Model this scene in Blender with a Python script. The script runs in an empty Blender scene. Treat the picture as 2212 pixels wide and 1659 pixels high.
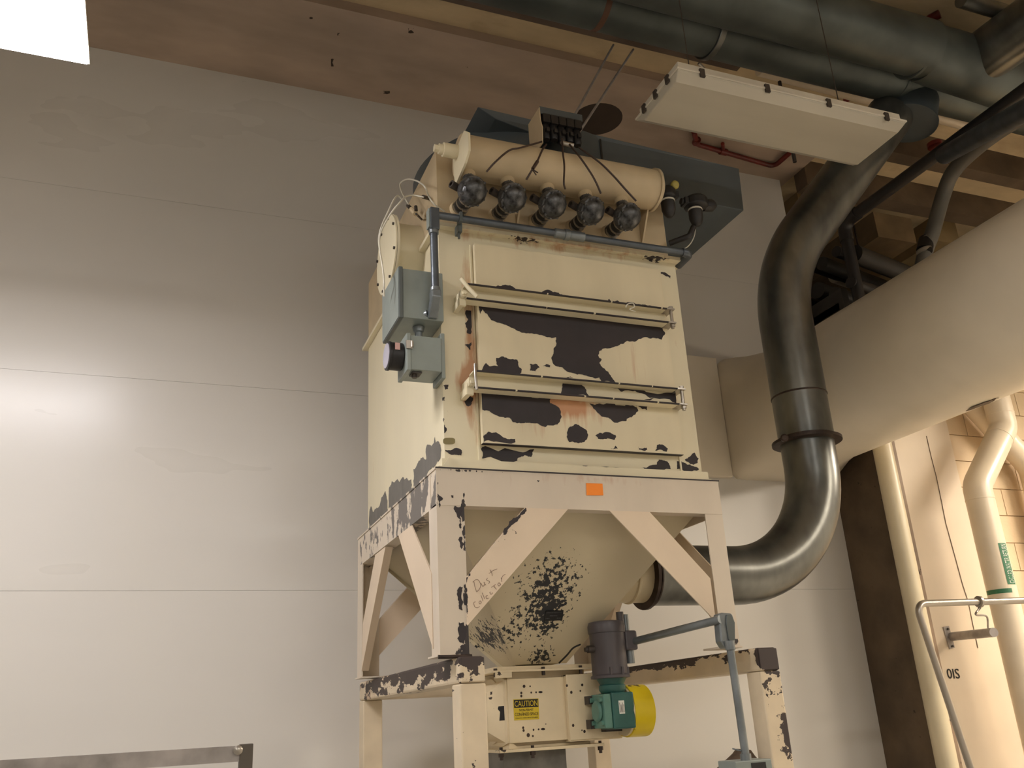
import bpy, bmesh, math, random
from mathutils import Vector, Matrix
from mathutils.geometry import tessellate_polygon
random.seed(7)
S = bpy.context.scene
COL = S.collection
PI = math.pi

# ---------------------------------------------------------------- camera
F = 1941.4773
RM = [[0.9316832017, -0.3593862421, -0.0529900051],
      [0.0792083211, 0.3433317957, -0.9358682172],
      [0.3545312953, 0.8677354476, 0.3483428476]]     # rows: image right, image down, view direction
CP = Vector((-0.997066, -3.276975, -0.939511))
cd = bpy.data.cameras.new('camera')
cd.sensor_width = 36.0
cd.lens = F / 2212 * 36.0
cd.clip_start = 0.02
cam = bpy.data.objects.new('camera', cd)
M = Matrix(((RM[0][0], -RM[1][0], -RM[2][0], CP.x),
            (RM[0][1], -RM[1][1], -RM[2][1], CP.y),
            (RM[0][2], -RM[1][2], -RM[2][2], CP.z),
            (0, 0, 0, 1)))
cam.matrix_world = M
COL.objects.link(cam)
S.camera = cam

# ---------------------------------------------------------------- world, exposure
w = bpy.data.worlds.new('dim_room_air')
w.use_nodes = True
w.node_tree.nodes['Background'].inputs[0].default_value = (1.0, 0.90, 0.78, 1)
w.node_tree.nodes['Background'].inputs[1].default_value = 0.05
S.world = w
S.view_settings.view_transform = 'Standard'
S.view_settings.look = 'None'
S.view_settings.gamma = 1
S.view_settings.use_curve_mapping = False
S.view_settings.exposure = 0.92
LAMP_NEAR = 26.0       # emission of the lit lens in view
LAMP_FAR = 21.0        # emission of the room's other fixtures
LAMP_COL = (1.0, 0.96, 0.98)
FAR_COL = (1.0, 0.985, 0.96)
RIGHT_COL = (1.0, 0.88, 0.73)
LAMP_RIGHT = 58.0
FLOOR = -2.54


def at(ax, val, px, py):
    """point of the plane axis=val that the photograph shows at pixel px, py"""
    a, b = (px - 1106) / F, (py - 829.5) / F
    d = Vector([RM[0][i] * a + RM[1][i] * b + RM[2][i] for i in range(3)])
    return CP + d * ((val - CP[ax]) / d[ax])


# ---------------------------------------------------------------- materials
def srgb(r, g, b):
    f = lambda v: ((v / 255) / 12.92) if v / 255 <= .04045 else (((v / 255) + .055) / 1.055) ** 2.4
    return (f(r), f(g), f(b), 1)


MATS = {}


def mat(name, col, rough=.5, metal=0, grime=.12, gscale=3, bump=0, bscale=40, chips=None, rust=None,
        stretch=(1, 1, 1), col2=None, spec=.5, coat=0):
    """procedural paint: colour with grime, hard-edged chips inside soft regions, soft rust runs.
    chips = dict(col, scale, thr, vec, masks=[(centre, radii, amount)])"""
    if name in MATS:
        return MATS[name]
    m = bpy.data.materials.new(name)
    m.use_nodes = True
    nt = m.node_tree
    N, L = nt.nodes, nt.links
    bs = N['Principled BSDF']
    bs.inputs['Roughness'].default_value = rough
    bs.inputs['Metallic'].default_value = metal
    bs.inputs['Specular IOR Level'].default_value = spec
    if coat:
        bs.inputs['Coat Weight'].default_value = coat
        bs.inputs['Coat Roughness'].default_value = .12
    tc = N.new('ShaderNodeTexCoord')

    def noise(scale, vec=(1, 1, 1), detail=4, rgh=.55):
        mp = N.new('ShaderNodeMapping')
        mp.inputs['Scale'].default_value = vec
        L.new(tc.outputs['Object'], mp.inputs['Vector'])
        n = N.new('ShaderNodeTexNoise')
        n.inputs['Scale'].default_value = scale
        n.inputs['Detail'].default_value = detail
        n.inputs['Roughness'].default_value = rgh
        L.new(mp.outputs[0], n.inputs['Vector'])
        return n.outputs['Fac']

    def mth(op, a, b=0.0, clamp=False):
        n = N.new('ShaderNodeMath')
        n.operation = op
        n.use_clamp = clamp
        for k, v in ((0, a), (1, b)):
            if isinstance(v, (int, float)):
                n.inputs[k].default_value = v
            else:
                L.new(v, n.inputs[k])
        return n.outputs[0]

    def mix(f, a, b):
        n = N.new('ShaderNodeMix')
        n.data_type = 'RGBA'
        if isinstance(f, (int, float)):
            n.inputs[0].default_value = f
        else:
            L.new(f, n.inputs[0])
        for k, v in ((6, a), (7, b)):
            if isinstance(v, tuple):
                n.inputs[k].default_value = v
            else:
                L.new(v, n.inputs[k])
        return n.outputs[2]

    def region(masks):
        tot = None
        for (c, r, amt) in masks:
            mp = N.new('ShaderNodeMapping')
            mp.vector_type = 'TEXTURE'
            mp.inputs['Location'].default_value = c
            mp.inputs['Scale'].default_value = r
            L.new(tc.outputs['Object'], mp.inputs['Vector'])
            ln = N.new('ShaderNodeVectorMath')
            ln.operation = 'LENGTH'
            L.new(mp.outputs[0], ln.inputs[0])
            v = mth('MULTIPLY', mth('SUBTRACT', 1.0, ln.outputs['Value'], True), amt)
            tot = v if tot is None else mth('ADD', tot, v)
        return tot

    dark = tuple(c * (1 - grime * 2) for c in col[:3]) + (1,) if col2 is None else col2
    g = noise(gscale, stretch)
    gm = N.new('ShaderNodeMapRange')
    gm.inputs[1].default_value = .35
    gm.inputs[2].default_value = .68
    L.new(g, gm.inputs[0])
    c = mix(gm.outputs[0], col, dark)
    if rust:
        n = noise(rust.get('scale', 9), rust.get('vec', (1, 1, .25)), 5, .6)
        rg = region(rust['masks']) if rust.get('masks') else 0.0
        v = mth('ADD', n, rg)
        mr = N.new('ShaderNodeMapRange')
        t = rust.get('thr', .72)
        mr.inputs[1].default_value = t
        mr.inputs[2].default_value = t + rust.get('soft', .2)
        L.new(v, mr.inputs[0])
        c = mix(mth('MULTIPLY', mr.outputs[0], rust.get('max', .8)), c, rust.get('col', srgb(165, 95, 40)))
    rgh = None
    if chips:
        n = noise(chips.get('scale', 18), chips.get('vec', (1, 1, 1)), 6, .62)
        rg = region(chips['masks']) if chips.get('masks') else 0.0
        fac = mth('GREATER_THAN', mth('ADD', n, rg), chips.get('thr', .7))
        c = mix(fac, c, chips.get('col', srgb(44, 36, 34)))
        rgh = mth('ADD', rough, mth('MULTIPLY', fac, .1))
    L.new(c, bs.inputs['Base Color'])
    rn = noise(gscale * 2.3, stretch)
    base_r = rgh if rgh is not None else rough
    L.new(mth('ADD', base_r, mth('MULTIPLY', mth('SUBTRACT', rn, .5), .12), True), bs.inputs['Roughness'])
    if bump:
        bn = N.new('ShaderNodeBump')
        bn.inputs['Strength'].default_value = 1
        bn.inputs['Distance'].default_value = bump
        L.new(noise(bscale, stretch), bn.inputs['Height'])
        L.new(bn.outputs[0], bs.inputs['Normal'])
    MATS[name] = m
    return m


def emit(name, col, strength):
    m = bpy.data.materials.new(name)
    m.use_nodes = True
    b = m.node_tree.nodes['Principled BSDF']
    b.inputs['Base Color'].default_value = (.8, .8, .78, 1)
    b.inputs['Emission Color'].default_value = tuple(col) + (1,)
    b.inputs['Emission Strength'].default_value = strength
    return m


CREAM = srgb(224, 213, 182)
PINKC = srgb(212, 198, 178)
DARKP = srgb(40, 30, 31)
GREYM = srgb(112, 106, 100)
m_house = mat('cream_paint', CREAM, .42, grime=.05, gscale=2.2, bump=.0006, bscale=14, stretch=(1, 1, .35),
              chips=dict(col=DARKP, scale=34, thr=.86, masks=[((.047, .03, .25), (.03, .03, .3), .3), ((.05, .03, .55), (.02, .03, .3), .22), ((.42, .0, 1.085), (.16, .1, .025), .42), ((1.13, 0, 1.085), (.16, .1, .022), .45), ((.8, 0, 1.085), (.5, .1, .012), .25)]),
              rust=dict(masks=[((.172, .03, .58), (.05, .06, .8), .62), ((.7, .0, 1.08), (.9, .1, .06), .45), ((1.2, .0, .85), (.06, .1, .5), .18),
                               ((.03, 1.35, .5), (.05, .12, .9), .3), ((.12, .03, .38), (.1, .05, .12), .4)], thr=.78, vec=(2, 2, .35), scale=8, max=.75,
                        col=srgb(176, 108, 50)))
m_door = mat('door_paint', srgb(224, 211, 178), .42, grime=.06, gscale=2.5, bump=.0008, bscale=9, stretch=(1.6, 1, .3),
             rust=dict(masks=[((.62, 0, .27), (.34, .1, .16), .55), ((.58, 0, .30), (.17, .1, .07), .55), ((.93, 0, .5), (.14, .1, .26), .45), ((.42, 0, .17), (.1, .1, .12), .35)],
                       thr=.80, vec=(4, 1, .3), scale=10, max=.75, soft=.38, col=srgb(176, 100, 36)))
m_head = mat('header_paint', srgb(200, 180, 145), .5, grime=.1, gscale=4, bump=.0005,
             rust=dict(masks=[((.6, 0, 1.18), (.9, .3, .15), .2)], thr=.72, vec=(1, 1, .7), scale=7, max=.4, col=srgb(120, 84, 50)))
m_frame = mat('frame_paint', PINKC, .45, grime=.06, gscale=3, bump=.0004, stretch=(1, 1, .4),
              chips=dict(col=srgb(48, 40, 38), scale=42, vec=(1.4, 1, .7), thr=.80,
                         masks=[((.108, 0, -.17), (.018, .2, .12), .6), ((.108, 0, -.3), (.012, .2, .1), .4), ((.104, 0, -.5), (.016, .2, .07), .6),
                                ((.104, 0, -.64), (.02, .2, .09), .7), ((.01, 0, -.13), (.03, .05, .05), .4), ((.1, 0, -.01), (.4, .05, .012), .3),
                                ((.09, 0, -.70), (.05, .2, .03), .5), ((1.27, 0, -.69), (.06, .1, .03), .5)]),
              rust=dict(masks=[((.7, 0, -.02), (.8, .05, .06), .3)], thr=.75, vec=(2, 2, .5), scale=9, max=.4))
m_framel = mat('frame_side_paint', PINKC, .45, grime=.06, gscale=3, bump=.0004, stretch=(1, 1, .4),
               chips=dict(col=GREYM, scale=15, vec=(1, .9, .6), thr=.68, masks=[((0, .35, -.07), (.2, .55, .22), .34), ((0, 1.1, -.07), (.2, .5, .2), .18)]))
m_brace = mat('brace_paint', srgb(220, 200, 174), .45, grime=.05, gscale=3, bump=.0004,
              chips=dict(col=srgb(46, 40, 40), scale=48, thr=.83, masks=[((.24, 0, -.28), (.16, .2, .035), .25), ((.105, 0, -.52), (.012, .2, .12), .6),
                                                                       ((.33, 0, -.19), (.04, .1, .05), .25), ((.2, 0, -.335), (.05, .1, .04), .2)]))
m_hop = mat('hopper_paint', srgb(206, 192, 160), .38, grime=.04, gscale=2, bump=.0003,
            chips=dict(col=srgb(40, 40, 42), scale=54, vec=(1, 1, .8), thr=.785,
                       masks=[((.595, .38, -.45), (.24, .45, .27), .29), ((.63, .5, -.58), (.13, .3, .19), .16), ((.64, .6, -.69), (.14, .2, .06), .34), ((.43, .70, -.60), (.16, .45, .17), .40), ((.62, .3, -.36), (.34, .5, .30), .13)]))
m_stand = mat('stand_paint', srgb(218, 200, 170), .45, grime=.1, gscale=4,
              chips=dict(col=srgb(58, 46, 42), scale=24, vec=(1, .35, 1), thr=.70,
                         masks=[((.05, .8, -.74), (.25, 1.6, .10), .42), ((1.4, .7, -.72), (.2, 1.3, .055), .5), ((1.40, -.05, -.76), (.12, .03, .07), .75),
                                ((.1, -.05, -.72), (.09, .05, .05), .32), ((1.40, -.05, -.86), (.09, .05, .09), .28), ((1.43, -.05, -1.06), (.06, .05, .13), .36),
                                ((.1, -.05, -1.2), (.12, .1, .2), .12), ((1.44, .0, -.95), (.02, .1, .35), .2)]),
              rust=dict(masks=[((.05, .2, -.9), (.06, .3, .6), .2), ((.05, 1.4, -.8), (.06, .4, .3), .25)], thr=.72, scale=12, max=.7))
m_lock = mat('airlock_paint', srgb(226, 208, 172), .45, grime=.06, gscale=6,
             chips=dict(col=srgb(52, 38, 30), scale=30, thr=.80, masks=[((.42, .5, -.76), (.3, .1, .03), .22), ((.42, .5, -1.06), (.3, .1, .03), .25), ((.40, .6, -.9), (.03, .2, .3), .25)]),
             rust=dict(masks=[], thr=.72, scale=14, max=.5))
m_patch = mat('bare_dark_primer', srgb(42, 32, 34), .55, grime=.2, gscale=8)
m_patchg = mat('bare_grey_metal', srgb(116, 112, 106), .5, metal=.2, grime=.12, gscale=12, stretch=(1, 1, .4))
m_wall = mat('white_wall_panel', srgb(208, 203, 194), .29, grime=.04, gscale=.7, bump=.0014, bscale=2.6, spec=.42, stretch=(.3, 1, 1))
m_conc = mat('mauve_concrete', srgb(186, 164, 144), .8, grime=.16, gscale=2.5, bump=.003, bscale=20, stretch=(.4, 1, 1),
             chips=dict(col=srgb(96, 84, 72), scale=9, vec=(.5, 1, 1), thr=.72, masks=[]))
m_deck = mat('tan_deck', srgb(214, 190, 150), .8, grime=.2, gscale=2.2, bump=.003, stretch=(.4, 1, 1),
             rust=dict(thr=.58, scale=3, vec=(.6, 1, 1), max=.5, col=srgb(128, 96, 58)))
m_spot = mat('dark_spot', srgb(66, 52, 40), .8)
m_colm = mat('painted_column', srgb(220, 202, 176), .55, grime=.05, gscale=2,
             chips=dict(col=srgb(110, 92, 74), scale=26, thr=.79))
m_brown = mat('dark_brown', srgb(104, 86, 66), .7, grime=.25, gscale=3, bump=.002,
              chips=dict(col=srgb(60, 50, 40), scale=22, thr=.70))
m_block = mat('painted_block', srgb(218, 192, 154), .6, grime=.1, gscale=2, bump=.001, bscale=60)
m_galv = mat('galvanised_duct', srgb(132, 132, 126), .31, metal=.78, grime=.34, gscale=3.4, bump=.0006, bscale=12, stretch=(1, 1, .5))
m_galvr = mat('dark_rusty_flange', srgb(72, 58, 50), .5, metal=.5, grime=.3, gscale=12)
m_bluegrey = mat('blue_grey_duct', srgb(92, 98, 94), .45, metal=.45, grime=.22, gscale=2.5)
m_bluedark = mat('slate_blue_sheet', srgb(84, 92, 96), .45, metal=.25, grime=.12, gscale=3)
m_pvc = mat('white_jacket', srgb(224, 212, 190), .35, grime=.08, gscale=1.2, bump=.003, bscale=3)
m_pipe = mat('white_pipe_wrap', srgb(226, 210, 184), .3, grime=.05, gscale=3)
m_conduit = mat('grey_conduit', srgb(132, 138, 140), .35, metal=.55, grime=.15, gscale=9)
m_dcond = mat('dark_conduit', srgb(92, 98, 104), .4, metal=.5, grime=.2, gscale=9)
m_gbox = mat('grey_green_box', srgb(142, 150, 144), .42, metal=.15, grime=.1, gscale=6)
m_gboxd = mat('box_rim_grey', srgb(92, 98, 96), .45, metal=.2)
m_black = mat('black_rubber', srgb(26, 24, 24), .45)
m_blackp = mat('black_pipe', srgb(34, 30, 28), .5)
m_valve = mat('dusty_valve_body', srgb(92, 92, 92), .3, metal=.25, grime=.5, gscale=30, bump=.002, bscale=60)
m_steel = mat('bright_steel', srgb(176, 168, 156), .32, metal=.8, grime=.06, gscale=5)
m_railm = mat('mill_steel', srgb(168, 160, 154), .45, metal=.35, grime=.2, gscale=9)
m_raild = mat('dark_post', srgb(92, 84, 74), .55, metal=.3)
m_motor = mat('motor_grey', srgb(82, 76, 78), .4, grime=.12)
m_teal = mat('teal_gearbox', srgb(48, 96, 88), .4, grime=.15, gscale=12)
m_teall = mat('teal_gearbox_cover', srgb(92, 134, 120), .4, grime=.1, gscale=12)
m_yellow = mat('yellow_guard', srgb(226, 198, 30), .35, grime=.05, gscale=8,
               chips=dict(col=srgb(96, 66, 20), scale=26, thr=.74, masks=[((1.03, .3, -.87), (.06, .1, .05), .22), ((1.0, .4, -.82), (.08, .2, .03), .3)]))
m_whitet = mat('white_tube', srgb(214, 208, 190), .35)
m_browntube = mat('brown_air_tube', srgb(62, 46, 38), .4)
m_red = mat('red_pipe', srgb(120, 36, 24), .45, grime=.3, gscale=9)
m_lenso = mat('unlit_lens', srgb(186, 178, 160), .3, grime=.05, gscale=3, stretch=(.3, 2, 1))
m_lampb = mat('lamp_body', srgb(214, 206, 188), .45)
m_clip = mat('dark_clip', srgb(60, 52, 46), .5)
m_orange = mat('orange_note', srgb(250, 142, 44), .7, grime=.04)
m_ylab = mat('yellow_label', srgb(214, 186, 36), .5, grime=.05)
m_blab = mat('black_ink', srgb(24, 18, 14), .6)
m_green = mat('green_label', srgb(44, 110, 72), .5)
m_wlab = mat('white_ink', srgb(226, 224, 214), .5)
m_pencil = mat('faint_pencil', srgb(146, 122, 104), .8)
m_brass = mat('brass_plate', srgb(120, 108, 70), .4, metal=.5)
m_floor = mat('grey_floor', srgb(176, 171, 162), .6, grime=.15, gscale=2)
m_flex = mat('grey_flex_hose', srgb(92, 88, 80), .6)
m_knob = mat('yellow_knob', srgb(168, 154, 76), .45)
m_glass = mat('gauge_face', srgb(196, 194, 214), .12, coat=1)
m_lit = emit('lit_lens', LAMP_COL, LAMP_NEAR)
m_litf = emit('lit_lens_warm', FAR_COL, LAMP_FAR)
m_litr = emit('lit_lens_amber', RIGHT_COL, LAMP_RIGHT)
m_rack = mat('dim_grey_tray', srgb(52, 48, 42), .6, grime=.3)
m_wood = mat('tan_post', srgb(160, 136, 96), .7, grime=.15)


# ---------------------------------------------------------------- mesh building
class MB:
    def __init__(s):
        s.bm = bmesh.new()
        s.mi = 0

    def face(s, pts):
        vs = [s.bm.verts.new(p) for p in pts]
        f = s.bm.faces.new(vs)
        f.material_index = s.mi
        return f

    def box(s, x0, x1, y0, y1, z0, z1, rot=None, piv=None):
        vs = []
        for z in (z0, z1):
            for y in (y0, y1):
                for x in (x0, x1):
                    v = Vector((x, y, z))
                    if rot is not None:
                        v = rot @ (v - piv) + piv
                    vs.append(s.bm.verts.new(v))
        for q in ((0, 2, 3, 1), (4, 5, 7, 6), (0, 1, 5, 4), (2, 6, 7, 3), (0, 4, 6, 2), (1, 3, 7, 5)):
            f = s.bm.faces.new([vs[i] for i in q])
            f.material_index = s.mi
        return s

    def prism(s, pts, d):
        """closed prism from a 3D outline and an extrusion vector"""
        d = Vector(d)
        a = [s.bm.verts.new(Vector(p)) for p in pts]
        b = [s.bm.verts.new(Vector(p) + d) for p in pts]
        n = len(a)
        fs = [s.bm.faces.new(a[::-1]), s.bm.faces.new(b)]
        for i in range(n):
            fs.append(s.bm.faces.new((a[i], a[(i + 1) % n], b[(i + 1) % n], b[i])))
        for f in fs:
            f.material_index = s.mi
        return s

    def rings(s, rs, caps=True, close=False):
        vr = [[s.bm.verts.new(p) for p in r] for r in rs]
        n = len(vr[0])
        pairs = list(zip(vr[:-1], vr[1:]))
        if close:
            pairs.append((vr[-1], vr[0]))
        for a, b in pairs:
            for i in range(n):
                f = s.bm.faces.new((a[i], a[(i + 1) % n], b[(i + 1) % n], b[i]))
                f.material_index = s.mi
        if caps and not close:
            for r in (vr[0][::-1], vr[-1]):
                f = s.bm.faces.new(r)
                f.material_index = s.mi
        return s

    def tube(s, pts, r, n=14, caps=True):
        pts = [Vector(p) for p in pts]
        rs = []
        up = None
        for i, p in enumerate(pts):
            t = (pts[min(i + 1, len(pts) - 1)] - pts[max(i - 1, 0)]).normalized()
            if up is None:
                up = t.orthogonal().normalized()
            up = (up - t * up.dot(t)).normalized()
            sd = t.cross(up)
            rr = r[i] if isinstance(r, (list, tuple)) else r
            rs.append([p + (up * math.cos(2 * PI * k / n) + sd * math.sin(2 * PI * k / n)) * rr for k in range(n)])
        return s.rings(rs, caps)

    def lathe(s, prof, o, ax, n=24, caps=True):
        """prof = [(radius, distance along ax)]"""
        o, ax = Vector(o), Vector(ax).normalized()
        u = ax.orthogonal().normalized()
        v = ax.cross(u)
        rs = [[o + ax * h + (u * math.cos(2 * PI * k / n) + v * math.sin(2 * PI * k / n)) * max(r, 1e-4) for k in range(n)] for r, h in prof]
        return s.rings(rs, caps)

    def cyl(s, a, b, r, n=20):
        return s.tube([a, b], r, n)

    def done(s, name, mats, parent=None, smooth=None, bevel=0, origin=None):
        bmesh.ops.recalc_face_normals(s.bm, faces=s.bm.faces[:])
        me = bpy.data.meshes.new(name)
        if origin is not None:
            bmesh.ops.translate(s.bm, verts=s.bm.verts[:], vec=-Vector(origin))
        s.bm.to_mesh(me)
        s.bm.free()
        for m in (mats if isinstance(mats, (list, tuple)) else [mats]):
            me.materials.append(m)
        o = bpy.data.objects.new(name, me)
        if origin is not None:
            o.location = origin
        COL.objects.link(o)
        adopt(o, parent)
        if smooth is not None:
            me.shade_smooth()
            me.set_sharp_from_angle(angle=math.radians(smooth))
        if bevel:
            md = o.modifiers.new('edge', 'BEVEL')
            md.width = bevel
            md.segments = 2
            md.limit_method = 'ANGLE'
            md.angle_limit = math.radians(40)
        return o


def gpos(o):
    p = Vector((0, 0, 0))
    while o is not None:
        p += o.location
        o = o.parent
    return p


def adopt(o, parent):
    # empties are only translated, so a child keeps world-space vertices by undoing the parent's offset
    if parent is not None:
        o.parent = parent
        o.matrix_parent_inverse = Matrix.Translation(-INV.get(parent.name, Vector((0, 0, 0))))


INV = {}


def thing(name, label, cat, loc, group=None):
    o = bpy.data.objects.new(name, None)
    o.empty_display_size = .05
    o.location = loc
    COL.objects.link(o)
    INV[o.name] = Vector(loc)
    o['label'] = label
    o['category'] = cat
    if group:
        o['group'] = group
    return o


def tag(o, label, cat, group=None):
    o['label'] = label
    o['category'] = cat
    if group:
        o['group'] = group
    return o


def struct(o):
    o['kind'] = 'structure'
    return o


def fillet(pts, r, n=8):
    """round the corners of a polyline"""
    pts = [Vector(p) for p in pts]
    out = [pts[0]]
    for i in range(1, len(pts) - 1):
        a, b, c = pts[i - 1], pts[i], pts[i + 1]
        u, v = (a - b).normalized(), (c - b).normalized()
        ang = u.angle(v)
        if ang > PI - .01:
            out.append(b)
            continue
        rr = r[i - 1] if isinstance(r, (list, tuple)) else r
        d = min(rr / math.tan(ang / 2), (a - b).length * .98, (c - b).length * .98)
        rr = d * math.tan(ang / 2)
        p, q = b + u * d, b + v * d
        cen = b + (u + v).normalized() * (rr / math.sin(ang / 2))
        e0, e1 = p - cen, q - cen
        th = e0.angle(e1)
        for k in range(n + 1):
            t = k / n
            out.append(cen + (e0 * math.sin((1 - t) * th) + e1 * math.sin(t * th)) / math.sin(th))
    out.append(pts[-1])
    return out


def spline(pts, n=8):
    pts = [Vector(p) for p in pts]
    P = [pts[0] * 2 - pts[1]] + pts + [pts[-1] * 2 - pts[-2]]
    out = []
    for i in range(1, len(P) - 2):
        for k in range(n):
            t = k / n
            a, b, c, d = P[i - 1], P[i], P[i + 1], P[i + 2]
            out.append(.5 * ((2 * b) + (c - a) * t + (2 * a - 5 * b + 4 * c - d) * t * t + (3 * b - a - 3 * c + d) * t ** 3))
    out.append(pts[-1])
    return out


def ragged(pts, amp=.16, it=3):
    """give a hand-drawn outline the torn edge of flaked paint"""
    for k in range(it):
        out = []
        for i, p in enumerate(pts):
            q = pts[(i + 1) % len(pts)]
            m = (p + q) / 2
            e = q - p
            L = e.length
            a = amp if L < .25 else amp * .25 / L
            m = m + Vector((random.uniform(-1, 1), random.uniform(-1, 1), random.uniform(-1, 1))) * L * a
            out += [p, m]
        pts = out
    return pts


def patch(b, ax, val, off, pix, mi=1, amp=.16, it=3, lim=None):
    """flat flake of missing paint, its outline read from the photograph onto the real plane"""
    P = ragged([at(ax, val, *p) for p in pix], amp, it)
    for p in P:
        p[ax] = val + off
        if lim:
            for k, (lo, hi) in lim.items():
                p[k] = min(max(p[k], lo), hi)
    tris = tessellate_polygon([P])
    vs = [b.bm.verts.new(p) for p in P]
    for t in tris:
        try:
            f = b.bm.faces.new([vs[i] for i in t])
            f.material_index = mi
        except ValueError:
            pass


def zz(ox, oy, s, pts):
    return [(ox + x / s, oy + y / s) for x, y in pts]


def text_mesh(txt, size, extr=.0004):
    cu = bpy.data.curves.new('lettering', 'FONT')
    cu.body = txt
    cu.size = size
    cu.align_x = 'LEFT'
    cu.extrude = extr
    cu.resolution_u = 3
    ob = bpy.data.objects.new('lettering', cu)
    COL.objects.link(ob)
    dg = bpy.context.evaluated_depsgraph_get()
    me = bpy.data.meshes.new_from_object(ob.evaluated_get(dg))
    bpy.data.objects.remove(ob)
    bpy.data.curves.remove(cu)
    xs = [v.co.x for v in me.vertices]
    ys = [v.co.y for v in me.vertices]
    return me, min(xs), max(xs), min(ys), max(ys)


def lettering(name, txt, m, parent, o, ux, uy, w, h, extr=.0004, warp=None):
    """text stretched into the rectangle o + ux*w, uy*h"""
    me, x0, x1, y0, y1 = text_mesh(txt, 1.0, extr)
    o, ux, uy = Vector(o), Vector(ux).normalized(), Vector(uy).normalized()
    nz = ux.cross(uy)
    for v in me.vertices:
        a, b, c = (v.co.x - x0) / (x1 - x0) * w, (v.co.y - y0) / (y1 - y0) * h, v.co.z
        v.co = warp(a, b, c) if warp else o + ux * a + uy * b + nz * c
    me.materials.clear()
    me.materials.append(m)
    ob = bpy.data.objects.new(name, me)
    COL.objects.link(ob)
    adopt(ob, parent)
    return ob


def E0(name, mats, parent, fn, **k):
    b = MB()
    fn(b)
    return b.done(name, mats, parent, **k)


# ================================================================ SETTING
YW = 1.948
XE = 3.70
CZ = 3.23
fl = struct(E0('floor', m_floor, None, lambda b: b.box(-8, 8, -9, 6, FLOOR - .1, FLOOR)))

wb = struct(E0('wall_back', m_wall, None, lambda b: b.box(-8, XE, YW + .012, YW + .2, FLOOR, CZ)))
zs = [FLOOR, -1.39, -.2, .995, 2.185, CZ]
for i in range(5):
    for (xa, xb) in ((-8, -3.4), (-3.4, 1.1), (1.1, XE)):
        b = MB()
        b.box(xa + .0004, xb - .0004, YW, YW + .011, zs[i] + .0007, zs[i + 1] - .0007)
        b.done('wall_panel', m_wall, wb)
struct(E0('wall_left', m_wall, None, lambda b: b.box(-8.2, -8, -9, 2.2, FLOOR, 3.6)))
struct(E0('wall_front', m_wall, None, lambda b: b.box(-8, 8, -9.2, -9, FLOOR, 3.6)))
struct(E0('wall_far', m_brown, None, lambda b: b.box(3.2, 8, 6, 6.2, FLOOR, 3.9)))
struct(E0('wall_side', m_wall, None, lambda b: b.box(8, 8.2, -9, 6.2, FLOOR, 3.9)))

# ceiling: tan deck, mauve concrete beams
ce = struct(E0('ceiling', m_deck, None, lambda b: b.box(-8.2, 8.2, -9.2, 6.2, 3.30, 3.45)))


def spotted_beam(b):
    b.box(-8, 3.78, 1.135, 2.15, CZ, 3.30)
    b.mi = 1
    # round dark disc on the beam underside, small dark spots after it
    c = at(2, CZ, 1290, 258)
    b.lathe([(.19, -.0015), (.19, 0.0)], (c.x, c.y, CZ), (0, 0, 1), 28)
    for (px, py, w2, h2) in ((718, 135, 3, 8), (732, 74, 2.5, 3), (672, 39, 3, 2), (835, 199, 7, 2.5), (888, 66, 6, 5)):
        q = [at(2, CZ, px - w2, py - h2), at(2, CZ, px + w2, py - h2), at(2, CZ, px + w2, py + h2), at(2, CZ, px - w2, py + h2)]
        b.prism(ragged(q, .15, 1), (0, 0, -.001))


E0('beam', [m_conc, m_spot], ce, spotted_beam)
for (y0, y1, z0) in ((-1.3, -1.0, 3.2), (-3.4, -3.0, 3.2), (-5.6, -5.2, 3.2), (-7.8, -7.4, 3.2), (3.3, 3.7, 3.3), (4.9, 5.3, 3.3)):
    E0('beam', m_conc, ce, lambda b: b.box(-8, 7.9, y0, y1, z0 - .06, 3.30))
for (y0, y1) in ((1.14, 1.26), (1.72, 1.86)):
    E0('joist', m_brown, ce, lambda b: b.box(3.78, 7.9, y0, y1, 3.06, 3.30))
for (x0, x1) in ((4.05, 4.35), (5.6, 5.9), (7.1, 7.4)):
    E0('cross_beam', m_wood, ce, lambda b: b.box(x0, x1, 2.15, 6, 3.05, 3.30))

# right: column with dark left side, block wall
bc = MB()
b = bc
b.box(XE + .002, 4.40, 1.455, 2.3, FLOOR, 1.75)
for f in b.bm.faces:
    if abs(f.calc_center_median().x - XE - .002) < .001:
        f.material_index = 1  # left face takes the darker brown material
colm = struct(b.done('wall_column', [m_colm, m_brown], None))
wr = struct(E0('wall_right', m_block, None, lambda b: b.box(4.40, 7.9, 1.482, 2.3, FLOOR, 1.75)))
zc = FLOOR
row = 0
bw, bh = .40, .20
proto = None
while zc < 1.65:
    x = 4.402 - (bw / 2 if row % 2 else 0)
    while x < 6.2:
        xa, xb = max(x, 4.402), min(x + bw, 6.4)
        if xb - xa > .05:
            b = MB()
            b.box(xa + .0025, xb - .0025, 1.470, 1.482, zc + .0025, zc + bh - .0025)
            b.done('block', m_block, wr, bevel=.0015)
        x += bw
    zc += bh
    row += 1
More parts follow.
